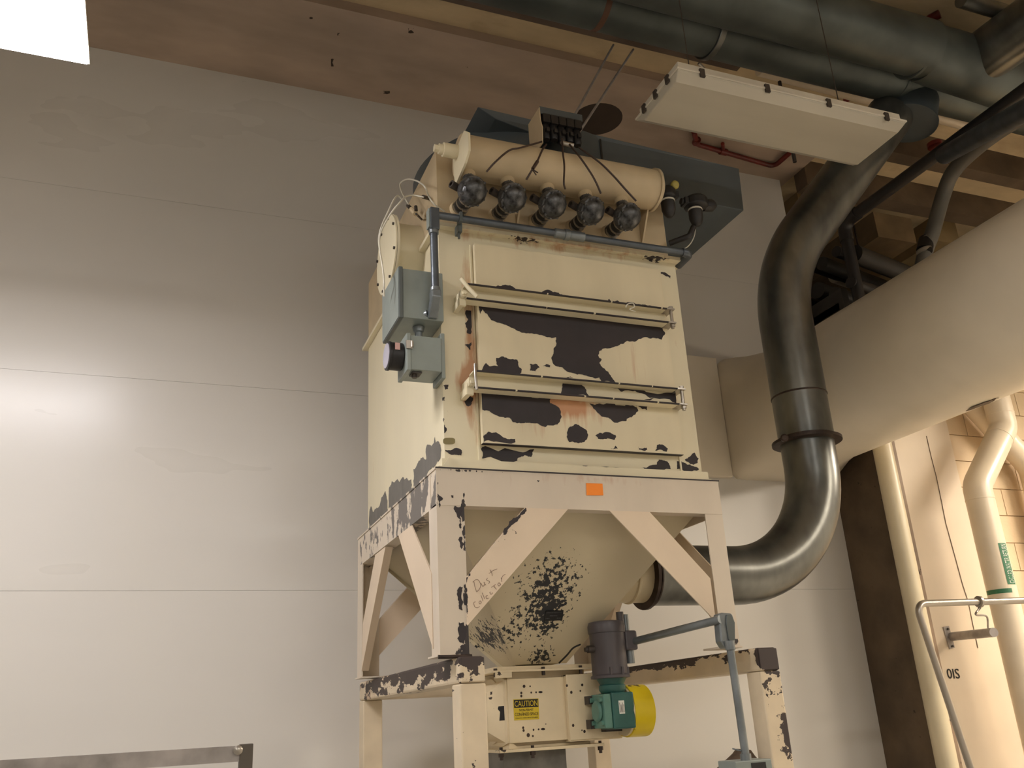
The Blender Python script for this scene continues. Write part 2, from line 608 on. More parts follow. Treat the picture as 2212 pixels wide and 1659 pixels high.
# lettering on the column and its hairline crack
s0 = at(1, 1.452, 2048, 1466)
lettering('stencil_mark', '0IS', m_blab, colm, s0, (1, 0, -.03), (0.03, 0, 1), .105, .062, .0012)
crk = []
for (px, py) in ((2000, 942), (2012, 985), (2022, 1030), (2034, 1085), (2043, 1130), (2066, 1212), (2078, 1262), (2090, 1300), (2102, 1350), (2112, 1400)):
    p = at(1, 1.452, px + random.uniform(-2, 2), py)
    crk.append(p)
E0('crack', m_brown, colm, lambda b: b.tube(crk, .0022, 5))
tr = E0('trim_1', mat('edge_strip', srgb(164, 140, 116), .6, grime=.2, chips=dict(col=srgb(74, 58, 48), scale=20, thr=.64, vec=(1, 1, .6))), None,
        lambda b: b.box(3.800, 3.840, 1.438, 1.4545, FLOOR, 1.6))
struct(tr)

# ================================================================ DUST COLLECTOR
W_, D_ = 1.30, 1.45
H_, H2 = 1.10, 1.507
dc = thing('dust_collector', 'large cream dust collector with flaking paint, hopper and a door with two clamp bars', 'dust collector', (.65, .7, -.715))


def housing(b):
    b.box(.047, 1.243, .03, 1.42, 0, H_)
    # flange lip between the box and the cap
    b.box(.020, 1.285, -.005, 1.46, H_ - .012, H_ + .006)
    # base angle standing on the frame
    b.box(.012, 1.27, .004, 1.44, .001, .006)
    b.box(.03, 1.262, .012, .03, .006, .040)
    # door frame jamb strips
    b.box(.188, .196, .024, .03, .04, 1.03)
    b.box(1.131, 1.139, .024, .03, .04, 1.03)
    # corner gusset tab
    b.prism([(.03, .004, .006), (.06, .004, .006), (.06, .004, .05)], (0, .006, 0))
    z5 = lambda q: zz(750, 900, 4.148, q)
    z6 = lambda q: zz(1180, 900, 4.148, q)
    z3 = lambda q: zz(770, 560, 4.148, q)
    z4 = lambda q: zz(1150, 560, 4.148, q)
    Y = .03
    lim = {0: (.05, 1.24), 2: (.002, 1.08)}
    o = -.0008
    patch(b, 1, Y, o, z5([(1200, 285), (1235, 262), (1675, 292), (1650, 360), (1590, 345), (1530, 370), (1525, 395), (1210, 378)]), lim={0: (.2, 1.24), 2: (.042, 1)})
    patch(b, 1, Y, o, z5([(870, 295), (930, 300), (1000, 285), (1025, 300), (1020, 350), (960, 340), (900, 320)]), lim=lim)
    patch(b, 1, Y, o, z6([(990, 430), (1010, 385), (1060, 395), (1100, 420), (1115, 470), (860, 452)]), lim={0: (.2, 1.13), 2: (.042, 1)})
    patch(b, 1, Y, o, z6([(1170, 470), (1170, 400), (1210, 400), (1260, 430), (1340, 450), (1370, 470), (1350, 485)]), lim={0: (.2, 1.24), 2: (.042, 1)})
    patch(b, 1, Y, o, z6([(1240, 385), (1290, 355), (1325, 320), (1365, 375), (1350, 420), (1290, 425)]), lim=lim)
    patch(b, 1, Y - .018, o, z6([(270, 420), (310, 395), (400, 410), (500, 415), (580, 420), (655, 405), (655, 445), (400, 430)]), lim={2: (.008, .04)})
    patch(b, 1, Y, o, z3([(980, 460), (1030, 460), (1045, 500), (1040, 600), (1020, 675), (985, 660), (990, 620), (972, 580), (1000, 540)]), lim={0: (.05, .184)})
    patch(b, 1, Y, o, z3([(968, 768), (1030, 745), (1020, 815)]), lim={0: (.05, .184)})
    patch(b, 1, Y, o, z3([(955, 1220), (1045, 1240), (1030, 1300), (1000, 1320), (970, 1270)]), lim={0: (.05, .184)})
    patch(b, 1, Y, o, z3([(780, 1130), (825, 1125), (820, 1165), (795, 1170)]), lim={0: (.05, .184)})
    patch(b, 1, Y, o, z3([(765, 1480), (790, 1480), (810, 1520), (790, 1560), (770, 1550)]), lim={0: (.0475, .184)})
    patch(b, 1, Y, o, z4([(1135, 125), (1190, 120), (1240, 150), (1235, 175), (1190, 150)]), lim={0: (1.145, 1.24)})
    b.mi = 0
    # galvanised steel showing at the foot of the left side
    X = .047
    patch(b, 0, X, -.0008, z5([(705, 290), (740, 250), (778, 240), (785, 180), (795, 235), (820, 222), (845, 300), (835, 380), (790, 440), (690, 560), (595, 640), (595, 470), (640, 400), (680, 360), (710, 380)]), 2, lim={1: (.035, 1.41), 2: (.008, 1)})
    patch(b, 0, X, -.0008, z5([(375, 640), (400, 580), (500, 540), (575, 560), (582, 610), (560, 680), (470, 760), (372, 820)]), 2, lim={1: (.035, 1.41), 2: (.008, 1)})
    patch(b, 0, X, -.0008, z5([(200, 850), (215, 800), (235, 855), (290, 800), (310, 720), (345, 670), (362, 750), (365, 850), (280, 930), (200, 1000)]), 2, lim={1: (.035, 1.41), 2: (.008, 1)})


E0('housing', [m_house, m_patch, m_patchg], dc, housing)

E0('plenum_cap', m_head, dc, lambda b: (b.box(.047, 1.214, .034, 1.42, H_ + .006, H2), b.box(.35, 1.15, .35, 1.15, H2, H2 + .094)))


def door(b):
    b.box(.197, 1.130, -.012, .012, .107, 1.018)
    b.box(.203, 1.124, .012, .03, .113, 1.012)
    z6 = lambda q: zz(1180, 900, 4.148, q)
    z3 = lambda q: zz(770, 560, 4.148, q)
    z4 = lambda q: zz(1150, 560, 4.148, q)
    Y, o = -.012, -.0009
    lim = {0: (.199, 1.128), 2: (.109, 1.016)}
    big = z3([(1090, 400), (1300, 400), (1700, 440), (2000, 480)]) + z4(
        [(500, 500), (800, 540), (1100, 580), (1165, 620), (1190, 660), (1160, 722), (1090, 705), (1000, 700), (920, 738), (850, 732), (780, 770), (680, 800), (600, 825),
         (588, 860), (620, 900), (600, 930), (650, 985), (700, 1040), (745, 1105), (620, 1100), (600, 1060), (480, 1042), (400, 1035), (330, 1015), (270, 970),
         (205, 955), (170, 880), (190, 800), (216, 755), (212, 700), (130, 700), (80, 680), (0, 665)]) + z3(
        [(1480, 660), (1420, 625), (1350, 595), (1280, 570), (1210, 548), (1170, 490), (1130, 450), (1110, 490), (1095, 430)])
    patch(b, 1, Y, o, big, lim=lim, amp=.13)
    patch(b, 1, Y, o, z3([(1115, 1000), (1160, 930), (1200, 960), (1270, 960), (1250, 885), (1300, 870), (1400, 895), (1440, 900), (1450, 950), (1480, 985), (1455, 1040), (1200, 1035)]), lim=lim)
    patch(b, 1, Y, o, z3([(1550, 940), (1600, 935), (1640, 970), (1600, 1005), (1555, 1000)]), lim=lim)
    patch(b, 1, Y, o, z3([(1670, 955), (1700, 940), (1735, 950), (1730, 970)]), lim=lim)
    patch(b, 1, Y, o, z3([(1240, 250), (1270, 235), (1340, 230), (1400, 245), (1440, 270), (1500, 290), (1480, 310), (1240, 290)]), lim=lim)
    patch(b, 1, Y, o, z3([(1620, 295), (1700, 275), (1760, 295), (1850, 320), (1930, 345), (1930, 360), (1640, 330)]), lim=lim)
    patch(b, 1, Y, o, z4([(670, 375), (690, 355), (720, 385), (840, 395), (880, 385), (990, 405), (1090, 425), (1090, 445), (700, 410)]), lim=lim)
    patch(b, 1, Y, o, z3([(1110, 1190), (1400, 1200), (1750, 1225), (1735, 1290), (1800, 1320), (1830, 1360), (1825, 1440), (1750, 1490), (1690, 1505), (1570, 1470), (1480, 1470), (1400, 1460), (1370, 1420), (1200, 1370), (1120, 1350)]), lim=lim)
    patch(b, 1, Y, o, z4([(510, 1290), (620, 1300), (700, 1280), (900, 1310), (950, 1360), (900, 1405), (845, 1430), (840, 1452), (720, 1455), (620, 1410), (570, 1360)]), lim=lim)
    patch(b, 1, Y, o, z4([(920, 1310), (1030, 1315), (1030, 1355), (980, 1340)]), lim=lim)
    patch(b, 1, Y, o, z4([(312, 1545), (350, 1500), (395, 1478), (460, 1515), (500, 1575), (480, 1620), (440, 1645), (330, 1640)]), lim=lim)
    patch(b, 1, Y, o, z4([(560, 1580), (600, 1555), (680, 1550), (745, 1575), (740, 1615), (650, 1610), (590, 1610)]), lim=lim)
    patch(b, 1, Y, o, z3([(1125, 1580), (1180, 1545), (1250, 1550), (1330, 1600), (1420, 1610), (1425, 1640), (1140, 1640)]), lim=lim)
    patch(b, 1, Y, o, z6([(975, 305), (990, 255), (1050, 255), (1090, 290), (1080, 315)]), lim=lim)
    patch(b, 1, Y, o, z6([(575, 290), (620, 260), (640, 285)]), lim=lim)
    patch(b, 1, Y, o, z6([(820, 270), (850, 285), (900, 280), (905, 295), (830, 295)]), lim=lim)
    patch(b, 1, Y, o, z4([(280, 1060), (340, 1050), (365, 1062), (300, 1070)]), lim=lim)
    # dark lower edge of the door
    b.box(.197, 1.132, -.0125, .012, .1045, .1065)
    for f in b.bm.faces[-6:]:
        f.material_index = 1


E0('access_door', [m_door, m_patch], dc, door)

for k, (zt, zb, xl, xr) in enumerate(((.785, .712, .130, 1.118), (.394, .317, .148, 1.122))):
    b = MB()
    b.box(xl, xr, -.022, -.0165, zb, zt)
    b.box(xl, xr, -.075, -.022, zt - .005, zt)
    b.box(xl, xr, -.075, -.022, zb, zb + .005)
    b.mi = 1
    # worn bare front edges of both flanges
    for zz_ in (zt - .0055, zb - .0005):
        x = xl
        while x < xr:
            x2 = min(xr, x + random.uniform(.12, .40))
            b.box(x, x2, -.0758, -.068, zz_, zz_ + .006)
            x = x2 + random.uniform(.003, .012)
    b.mi = 0
    if k == 1:
        z4 = lambda q: zz(1150, 560, 4.148, q)
        patch(b, 1, -.022, -.0008, z4([(270, 1105), (430, 1120), (480, 1165), (512, 1225), (350, 1220), (255, 1205)]), lim={2: (zb + .005, zt - .005)})
        patch(b, 1, -.022, -.0008, z4([(700, 1145), (880, 1180), (990, 1205), (1100, 1245), (1000, 1255), (1290, 1290), (1290, 1180), (1000, 1165)]), lim={0: (xl, xr), 2: (zb + .005, zt - .005)})
    cb = b.done('clamp_bar', [m_house, m_patch], dc)
    # hinge pin at the right end
    b = MB()
    xp = xr + .008
    b.cyl((xp, -.062, zb - .022), (xp, -.062, zt + .014), .0075, 12)
    b.cyl((xp, -.062, zt + .004), (xp, -.062, zt + .014), .012, 6)
    b.cyl((xp, -.062, zb - .014), (xp, -.062, zb - .004), .012, 6)
    for z in (zb, zt - .005):
        b.box(xr - .02, xr + .02, -.078, .02, z - .001, z + .006)
    b.done('hinge_pin', m_steel, cb, smooth=35)
    # cam latch with handle at the left end
    b = MB()
    b.box(xl - .026, xl + .002, -.055, -.040, zb - .024, zt - .05)
    b.box(xl - .022, xl - .012, -.07, .03, zb + .01, zb + .045)
    b.lathe([(.014, 0), (.014, .018)], (xl - .012, -.078, zb + .022), (0, 1, 0), 14)
    b.lathe([(.010, -.012), (.010, .0)], (xl - .012, -.078, zb + .022), (0, 1, 0), 6)
    b.box(xl - .028, xl - .006, -.05, .03, zb - .022, zb + .01)
    b.done('cam_latch', m_house, cb, smooth=35)
    b = MB()
    if k == 0:
        b.tube([at(1, -.09, 996, 602), at(1, -.10, 1012, 622), at(1, -.11, 1031, 641)], .0095, 12)
    else:
        b.tube([at(1, -.09, 1026, 786), at(1, -.10, 1027, 812), at(1, -.10, 1030, 842)], .006, 10)
    b.done('latch_handle', m_house if k == 0 else m_steel, cb, smooth=60)
E0('wire_tie', m_whitet, dc, lambda b: b.tube(spline([at(1, -.08, 1352, 664), at(1, -.09, 1356, 657), at(1, -.09, 1367, 655), at(1, -.09, 1370, 663), at(1, -.09, 1360, 668), at(1, -.085, 1372, 673)], 5), .0028, 8), smooth=60)

# support frame
def fb(name, m, pts, d, lb=None, **k):
    b = MB()
    b.prism(pts, d)
    o = b.done(name, m, dc, **k)
    return o


hr = .152
E0('frame_rail', [m_frame, m_patch], dc, lambda b: (b.box(0, W_, 0, .006, -hr, 0), b.box(0, W_, .006, .06, -.007, -.0005), b.box(0, W_, .006, .06, -hr, -hr + .006),
                                          [patch(b, 1, 0, -.0008, zz(750, 900, 4.148, q)) for q in (
                                              [(805, 690), (830, 710), (858, 730), (850, 750), (812, 750)], [(930, 705), (950, 705), (948, 730), (935, 725)],
                                              [(1700, 570), (1725, 572), (1712, 590)], [(805, 590), (818, 595), (812, 612)])]))
E0('frame_rail', m_framel, dc, lambda b: (b.box(0, .006, .006, D_, -hr, -.0005), b.box(.006, .06, .06, D_ - .06, -.007, -.0005), b.box(.006, .06, .06, D_ - .06, -hr, -hr + .006), b.box(-.002, .0, .075, .085, -hr, 0), b.box(-.004, 0, .0, D_, -.008, -.0005)))
E0('frame_rail', m_framel, dc, lambda b: (b.box(W_ - .006, W_, .006, D_, -hr, -.0005), b.box(W_ - .06, W_ - .006, .06, D_ - .06, -.007, -.0005)))
E0('frame_rail', m_frame, dc, lambda b: (b.box(.006, W_ - .006, D_ - .006, D_, -hr, -.0005), b.box(.06, W_ - .06, D_ - .06, D_ - .006, -hr, -hr + .006)))
# dark rusty seam line along the top of the rail
E0('rail_seam', m_patch, dc, lambda b: b.box(-.002, W_ + .004, -.003, .02, -.0045, .0005))
for (sx, sy) in ((0, 0), (1, 0), (0, 1), (1, 1)):
    b = MB()
    x0 = 0 if sx == 0 else W_
    dx = 1 if sx == 0 else -1
    y0 = 0 if sy == 0 else D_
    dy = 1 if sy == 0 else -1
    lw = .112 if sx == 0 else .088
    xs = sorted((x0, x0 + dx * lw))
    ys = sorted((y0 + dy * .002, y0 + dy * .008))
    b.box(xs[0], xs[1], ys[0], ys[1], -.707, -hr)
    xs = sorted((x0, x0 + dx * .006))
    ys = sorted((y0 + dy * .008, y0 + dy * .11))
    b.box(xs[0], xs[1], ys[0], ys[1], -.707, -hr)
    xs = sorted((x0 - dx * .01, x0 + dx * (lw + .01)))
    ys = sorted((y0 - dy * .0, y0 + dy * .13))
    b.box(xs[0], xs[1], ys[0], ys[1], -.714, -.707)
    if (sx, sy) == (0, 0):
        for q in ([(960, 798), (1025, 798), (1022, 880), (1018, 965), (1010, 920), (985, 900), (965, 850)], [(1002, 960), (1020, 955), (1018, 1005), (1003, 990)],
                  [(1005, 1080), (1030, 1078), (1028, 1190), (1010, 1165), (998, 1110)], [(990, 1545), (1012, 1520), (1036, 1530), (1040, 1660), (1034, 1735), (1000, 1720), (990, 1640)],
                  [(1000, 1842), (1045, 1845), (1056, 1990), (1040, 2040), (1005, 2020)], [(1010, 2060), (1058, 2050), (1058, 2110), (1005, 2105)]):
            patch(b, 1, .002, -.0006, zz(750, 900, 4.148, q), lim={0: (.004, .111), 2: (-.7, -.153)}, amp=.2)
    b.done('leg', [m_frame, m_patch], dc)


def flat(poly, ax, val, th):
    """a plate from an outline of two in-plane coordinates"""
    pts = []
    for (u, v) in poly:
        p = [0, 0, 0]
        p[ax] = val
        o = [i for i in range(3) if i != ax]
        p[o[0]], p[o[1]] = u, v
        pts.append(Vector(p))
    d = [0, 0, 0]
    d[ax] = th
    return pts, d


BL = [(.365, -.153), (.555, -.153), (.107, -.606), (.107, -.430)]
BL = [BL[0], BL[1], BL[2], BL[3]]
for yv, th in ((-.004, .006), (D_ - .002, .006)):
    for mir in (0, 1):
        P = [((W_ - x) if mir else x, z) for x, z in BL]
        pts, d = flat(P, 1, yv, th)
        b = MB()
        b.prism(pts, d)
        # folded stiffening edge
        pts2, d2 = flat([P[0], P[3], (P[3][0] + (.004 if not mir else -.004), P[3][1] - .004), (P[0][0] + (.004 if not mir else -.004), P[0][1] - .004)], 1, yv + th, .035)
        b.prism(pts2, d2)
        if yv < 0 and not mir:
            patch(b, 1, yv, -.0006, zz(750, 900, 4.148, [(1050, 1450), (1110, 1385), (1105, 1420), (1075, 1460), (1075, 1600), (1080, 1700), (1062, 1690), (1052, 1560)]), lim={0: (.108, .55)}, amp=.25)
            patch(b, 1, yv, -.0006, zz(750, 900, 4.148, [(1598, 815), (1605, 850), (1560, 880), (1530, 930), (1480, 970), (1440, 1010), (1400, 1060), (1440, 980), (1520, 895)]), amp=.2)
            patch(b, 1, yv, -.0006, zz(750, 900, 4.148, [(1475, 1012), (1500, 1025), (1522, 1052), (1505, 1055)]), amp=.3)
        b.done('brace', [m_brace, m_patch], dc)
SL = ([(.365, -.155), (.583, -.155), (.085, -.680), (.085, -.400)], [(1.032, -.16), (.824, -.16), (1.33, -.680), (1.306, -.455)])
for xv in (-.003, W_ - .003):
    for P in SL:
        pts, d = flat(P, 0, xv, .006)
        b = MB()
        b.prism(pts, d)
        e = .006 if P is SL[0] else -.006
        q = [P[1], P[2], (P[2][0] - e, P[2][1]), (P[1][0] - e, P[1][1])] if P is SL[0] else [P[1], P[2], (P[2][0] + e * -1, P[2][1]), (P[1][0] - e, P[1][1])]
        pts2, d2 = flat(q, 0, xv + .006, .03)
        b.prism(pts2, d2)
        b.done('brace', m_brace, dc)

# hopper
def hopper(b):
    t = [(.07, .07, -.02), (1.23, .07, -.02), (1.23, 1.38, -.02), (.07, 1.38, -.02)]
    m_ = [(.07, .07, -.10), (1.23, .07, -.10), (1.23, 1.38, -.10), (.07, 1.38, -.10)]
    o = [(.548, .595, -.717), (.752, .595, -.717), (.752, .80, -.717), (.548, .80, -.717)]
    b.rings([[Vector(p) for p in r] for r in (t, m_, o)])
    # standing corner seam strips
    for i, (dx, dy) in enumerate(((-1, 0), (1, 0), (1, 0), (-1, 0))):
        a, c = Vector(m_[i]), Vector(o[i])
        b.prism([a, c, c + Vector((dx * .022, 0, 0)), a + Vector((dx * .022, 0, 0))], (0, .003, 0))


hp = E0('hopper', m_hop, dc, hopper)
# inlet collar on the hopper's right face
E0('inlet_collar', m_hop, dc, lambda b: (b.lathe([(.135, 0), (.135, .335)], (.93, .7, -.305), (1, 0, 0), 36), b.lathe([(.128, .24), (.142, .25), (.142, .26), (.128, .27)], (.93, .7, -.305), (1, 0, 0), 36)), smooth=35)
# name plate with unreadable lines
ang = math.atan2(.525, .617)
n_ = Vector((0, -math.cos(ang), -math.sin(ang)))
vz = Vector((0, -math.sin(ang), math.cos(ang)))


def on_hop(px, py, lift=.002):
    """point of the hopper's front face seen at a pixel"""
    a, b_ = (px - 1106) / F, (py - 829.5) / F
    d = Vector([RM[0][i] * a + RM[1][i] * b_ + RM[2][i] for i in range(3)])
    p0 = Vector((.65, .07, -.10))
    return CP + d * ((p0 - CP).dot(n_) / d.dot(n_)) + n_ * lift


pl = E0('name_plate', m_black, dc, lambda b: b.prism([on_hop(1179, 1319), on_hop(1217, 1317.5), on_hop(1214, 1339), on_hop(1176, 1341)], n_ * .0015))
for (x0, x1, y) in ((1180, 1213, 1323.5), (1187, 1204, 1330), (1178, 1187, 1336), (1202, 1211, 1335)):
    b = MB()
    x = x0
    while x < x1 - 1:
        w2 = random.uniform(.9, 2.6)
        a1, a2 = on_hop(x, y + (x0 - x) * .04, .0038), on_hop(min(x1, x + w2), y - 1.6, .0038)
        a3 = Vector((a2.x, a1.y, a1.z))
        b.prism([a1, a3, a2, Vector((a1.x, a2.y, a2.z))], n_ * .0004)
        x += w2 + .6
    b.done('plate_line', mat('worn_plate_ink', srgb(96, 96, 98), .5), pl)
# small oval brass tag on the front post
E0('oval_tag', m_brass, dc, lambda b: b.rings([[at(1, .03, 970 + 13 * math.copysign(abs(math.cos(t)) ** .6, math.cos(t)), 953 + 7 * math.copysign(abs(math.sin(t)) ** .6, math.sin(t))) + Vector((0, -dyy, 0))
                                                for t in [2 * PI * k / 20 for k in range(20)]] for dyy in (.0, .002)]))


# handwriting on the left front brace (pencil strokes)
def hand(strokes, ox, oy, sc, parent):
    b = MB()
    for st in strokes:
        pts = [at(1, -.004, ox + x / sc, oy + y / sc) + Vector((0, -.0009, 0)) for x, y in st]
        if len(pts) > 2:
            pts = spline(pts, 4)
        b.tube(pts, .0011, 5)
    b.done('pencil_writing', m_pencil, parent)


hand([[(262, 735), (285, 850), (325, 980)], [(235, 745), (300, 690), (370, 700), (420, 800), (400, 900), (325, 985)],
      [(430, 770), (475, 850), (520, 790), (500, 740)], [(505, 760), (545, 820)],
      [(590, 650), (560, 690), (620, 720), (640, 750), (610, 780)], [(640, 450), (690, 530), (700, 600)], [(620, 540), (720, 470), (815, 430)],
      [(300, 1215), (260, 1240), (280, 1330), (340, 1360), (400, 1330)], [(410, 1190), (380, 1230), (410, 1270), (440, 1230), (410, 1190)],
      [(430, 1060), (480, 1200)], [(460, 1000), (520, 1150)], [(545, 1090), (590, 1060), (555, 1080), (560, 1140), (610, 1130)],
      [(660, 980), (640, 1000), (670, 1040), (715, 1000)], [(680, 870), (780, 800)], [(730, 830), (800, 920)],
      [(860, 760), (830, 800), (860, 840), (900, 800), (860, 760)], [(910, 640), (930, 740)], [(915, 690), (950, 600), (1010, 560)]], 1000, 1190, 11.0625, dc)

# side stub with blank flange on the cap's left side
sf = E0('blank_port', m_house, dc, lambda b: (b.lathe([(.155, 0), (.155, .125)], (.047, .40, 1.135), (-1, 0, 0), 40), b.lathe([(.192, .125), (.192, .135)], (.047, .40, 1.135), (-1, 0, 0), 44),
                                         b.lathe([(.190, .137), (.190, .144)], (.047, .40, 1.135), (-1, 0, 0), 44)), smooth=35)
for k in range(8):
    a = 2 * PI * k / 8 + .3
    E0('bolt', m_clip, sf, lambda b: b.cyl((-.105, .40 + .174 * math.cos(a), 1.135 + .174 * math.sin(a)), (-.085, .40 + .174 * math.cos(a), 1.135 + .174 * math.sin(a)), .007, 6))

# ---- compressed air tank with its brackets and valves
TX0, TX1, TY, TZ, TR = .115, 1.10, -.085, 1.405, .098
tank = E0('air_tank', m_head, dc, lambda b: (b.lathe([(TR, 0), (TR, TX1 - TX0)], (TX0, TY, TZ), (1, 0, 0), 36),
                                        b.lathe([(.106, 0), (.106, .012), (.08, .014), (.08, .030)], (TX1 - .014, TY, TZ), (1, 0, 0), 36)), smooth=35)
pa = [at(0, .105, *q) for q in ((1002, 282), (1011, 286), (1012, 325), (1004, 352), (983, 401), (980, 372), (978, 341))]
E0('end_plate', m_house, tank, lambda b: b.prism(pa, (.010, 0, 0)))
E0('end_plug', m_house, tank, lambda b: (b.lathe([(.032, 0), (.032, .065), (.024, .066), (.024, .085)], (.105, TY - .005, TZ + .015), (-1, 0, 0), 20), b.lathe([(.018, .085), (.018, .105)], (.105, TY - .005, TZ + .015), (-1, 0, 0), 6)), smooth=35)
for x in (.42, 1.07):
    E0('tank_bracket', m_head, tank, lambda b: b.prism([(x, -.07, 1.33), (x, .034, 1.16), (x, .034, 1.50), (x, -.07, 1.48)], (.008, 0, 0)))

vx = [.150, .335, .528, .718, .905]
VP = None
pvs = []


def make_valve():
    """valve modelled at x = 0; copies are moved along the tank"""
    r = bpy.data.objects.new('diaphragm_valve', None)
    b = MB()
    VY, VZ = -.150, 1.195
    ax = Vector((.25, -.62, -.55)).normalized()
    b.lathe([(.030, -.058), (.052, -.045), (.060, -.030), (.062, -.012), (.066, -.010), (.066, .004), (.060, .008), (.055, .026), (.040, .042), (.020, .050), (.0, .052)], (0.004, VY + .01, VZ), ax, 26)
    u = ax.orthogonal().normalized()
    v = ax.cross(u)
    for k in range(10):
        a = 2 * PI * k / 10
        c = Vector((0.004, VY + .01, VZ)) + (u * math.cos(a) + v * math.sin(a)) * .060
        b.lathe([(.0075, -.018), (.0075, .014), (.004, .016)], c, ax, 6)
    b.cyl((.0, -.115, 1.255), (.0, -.10, 1.300), .028, 16)
    body = b.done('diaphragm_valve', m_valve, dc, smooth=40)
    b = MB()
    b.cyl((0, -.100, 1.285), (0, -.095, 1.325), .033, 18)
    b.done('tank_nipple', m_head, body, smooth=40)
    b = MB()
    b.tube([(0, -.13, 1.185), (-.004, -.07, 1.195), (-.006, .034, 1.205)], .033, 20)
    hose = b.done('rubber_sleeve', m_black, body, smooth=40)
    b = MB()
    for t in (-.085, -.045, -.005):
        b.lathe([(.0345, 0), (.0345, .010)], (-.005, t, 1.195), (0, 1, .08), 20)
        b.box(-.012, .006, t, t + .012, 1.155, 1.164)
    b.done('hose_clamp', m_steel, body, smooth=40)
    b = MB()
    b.lathe([(.042, 0), (.036, -.02)], (-.006, .034, 1.205), (0, 1, 0), 20)
    b.done('pipe_collar', m_head, body, smooth=40)
    b = MB()
    b.lathe([(.016, 0), (.018, .045), (.010, .046), (.010, .03)], (-.045, -.10, 1.225), (-.9, -.35, .15), 14)
    b.done('side_port', m_clip, body, smooth=40)
    return body


v0 = make_valve()
v0.location = (vx[0], 0, 0)
for x in vx[1:]:
    c = v0.copy()
    COL.objects.link(c)
    c.location = (x, 0, 0)
    for ch in list(v0.children):
        d = ch.copy()
        COL.objects.link(d)
        d.parent = c
        d.matrix_parent_inverse = ch.matrix_parent_inverse.copy()

# ================================================================ things on and around the collector
# orange note
tg = E0('sticky_note', m_orange, None, lambda b: b.prism([at(1, -.0015, *q) for q in ((1266, 1044), (1301, 1045), (1303, 1070), (1267, 1070))], (0, -.002, 0)))
tag(tg, 'small orange paper tag stuck on the front frame rail under the door', 'note')

# blower on the roof
bl = thing('roof_blower', 'slate blue sheet metal fan drum with a long box outlet on the collector roof', 'blower', (.78, .75, 1.6))
E0('fan_drum', m_bluedark, bl, lambda b: (b.lathe([(.615, 0), (.615, .272), (.30, .285)], (.78, .765, 1.602), (0, 0, 1), 64)), smooth=35)
E0('outlet_box', m_bluedark, bl, lambda b: b.prism([(.40, .165, 1.845), (.86, .185, 1.765), (.98, .19, 1.60), (1.858, .215, 1.60), (1.872, .215, 1.872), (.305, .150, 1.885)], (0, .59, 0)), bevel=.003)
E0('sheet_seam', m_black, bl, lambda b: b.box(.985, .995, .182, .19, 1.605, 1.862))
E0('seam_strip', m_bluedark, bl, lambda b: (b.box(1.20, 1.34, .196, .206, 1.72, 1.728), b.box(1.20, 1.34, .196, .206, 1.69, 1.698), b.box(1.33, 1.34, .19, .206, 1.60, 1.74)))
E0('support_flange', m_bluedark, bl, lambda b: b.box(1.214, 1.30, .16, .70, 1.12, 1.60))

# pilot valve box over the tank
pb = thing('pilot_valve_box', 'dark open steel box of black pilot valves on top of the air tank', 'valve box', (.6, -.1, 1.51))
E0('box_hood', m_bluedark, pb, lambda b: (b.box(.495, .712, -.155, -.149, 1.668, 1.70), b.box(.495, .712, -.155, -.02, 1.700, 1.706), b.box(.495, .712, -.026, -.02, 1.50, 1.700)))
E0('end_plate', m_head, pb, lambda b: b.prism([(.492, -.155, 1.70), (.492, -.155, 1.63), (.492, -.17, 1.58), (.492, -.16, 1.50), (.492, -.02, 1.50), (.492, -.02, 1.70)], (.004, 0, 0)))
for k in range(5):
    x = .525 + .04 * k
    b = MB()
    dz = -.012 * k
    b.lathe([(.015, 0), (.020, .010), (.020, .05), (.023, .052), (.023, .075), (.012, .11)], (x, -.135, 1.54 + .006 * (k % 2)), (0, .12, 1), 14)
    b.box(x - .018, x + .018, -.160, -.115, 1.622, 1.668)
    b.box(x - .008, x + .008, -.165, -.15, 1.57, 1.59)
    b.done('pilot_valve', m_black, pb, smooth=40)
E0('elbow_fitting', m_steel, pb, lambda b: (b.tube(fillet([(.60, -.13, 1.56), (.605, -.14, 1.535), (.655, -.15, 1.525)], .02, 5), .012, 12)), smooth=50)

# air tubes to the valves
tubes = [[(1170, 306), (1125, 319), (1100, 325), (1070, 350), (1051, 371)], [(1180, 312), (1171, 325), (1160, 350), (1150, 366), (1137, 388)],
         [(1214, 300), (1216, 330), (1219, 360), (1218, 395), (1221, 408)], [(1230, 312), (1253, 340), (1275, 372), (1288, 395), (1298, 418)],
         [(1250, 318), (1294, 350), (1325, 380), (1350, 408), (1374, 434)]]
for i, q in enumerate(tubes):
    ys = [-.16, -.205, -.215, -.22, -.20]
    pts = [at(1, ys[k], *q[k]) for k in range(5)]
    o = E0('air_tube', m_browntube, None, lambda b: b.tube(spline(pts, 6), .0045, 8), smooth=60)
    tag(o, 'thin brown air tube from the pilot box to the %s valve %s' % (('leftmost', 'second', 'middle', 'fourth', 'rightmost')[i], ('on the air tank', 'from the left', 'of the five', 'from the left', 'of the five')[i]),
        'air tube', 'air tubes from the pilot box to the valves')
    if i == 1:
        E0('tube_tie', m_browntube, o, lambda b: (b.tube([pts[2] + Vector((0, -.005, 0)), pts[3] + Vector((0, -.005, 0))], .008, 8), b.tube([at(1, -.22, 1150, 366), at(1, -.23, 1158, 378)], .003, 6), b.tube([at(1, -.22, 1150, 366), at(1, -.23, 1162, 373)], .003, 6)))

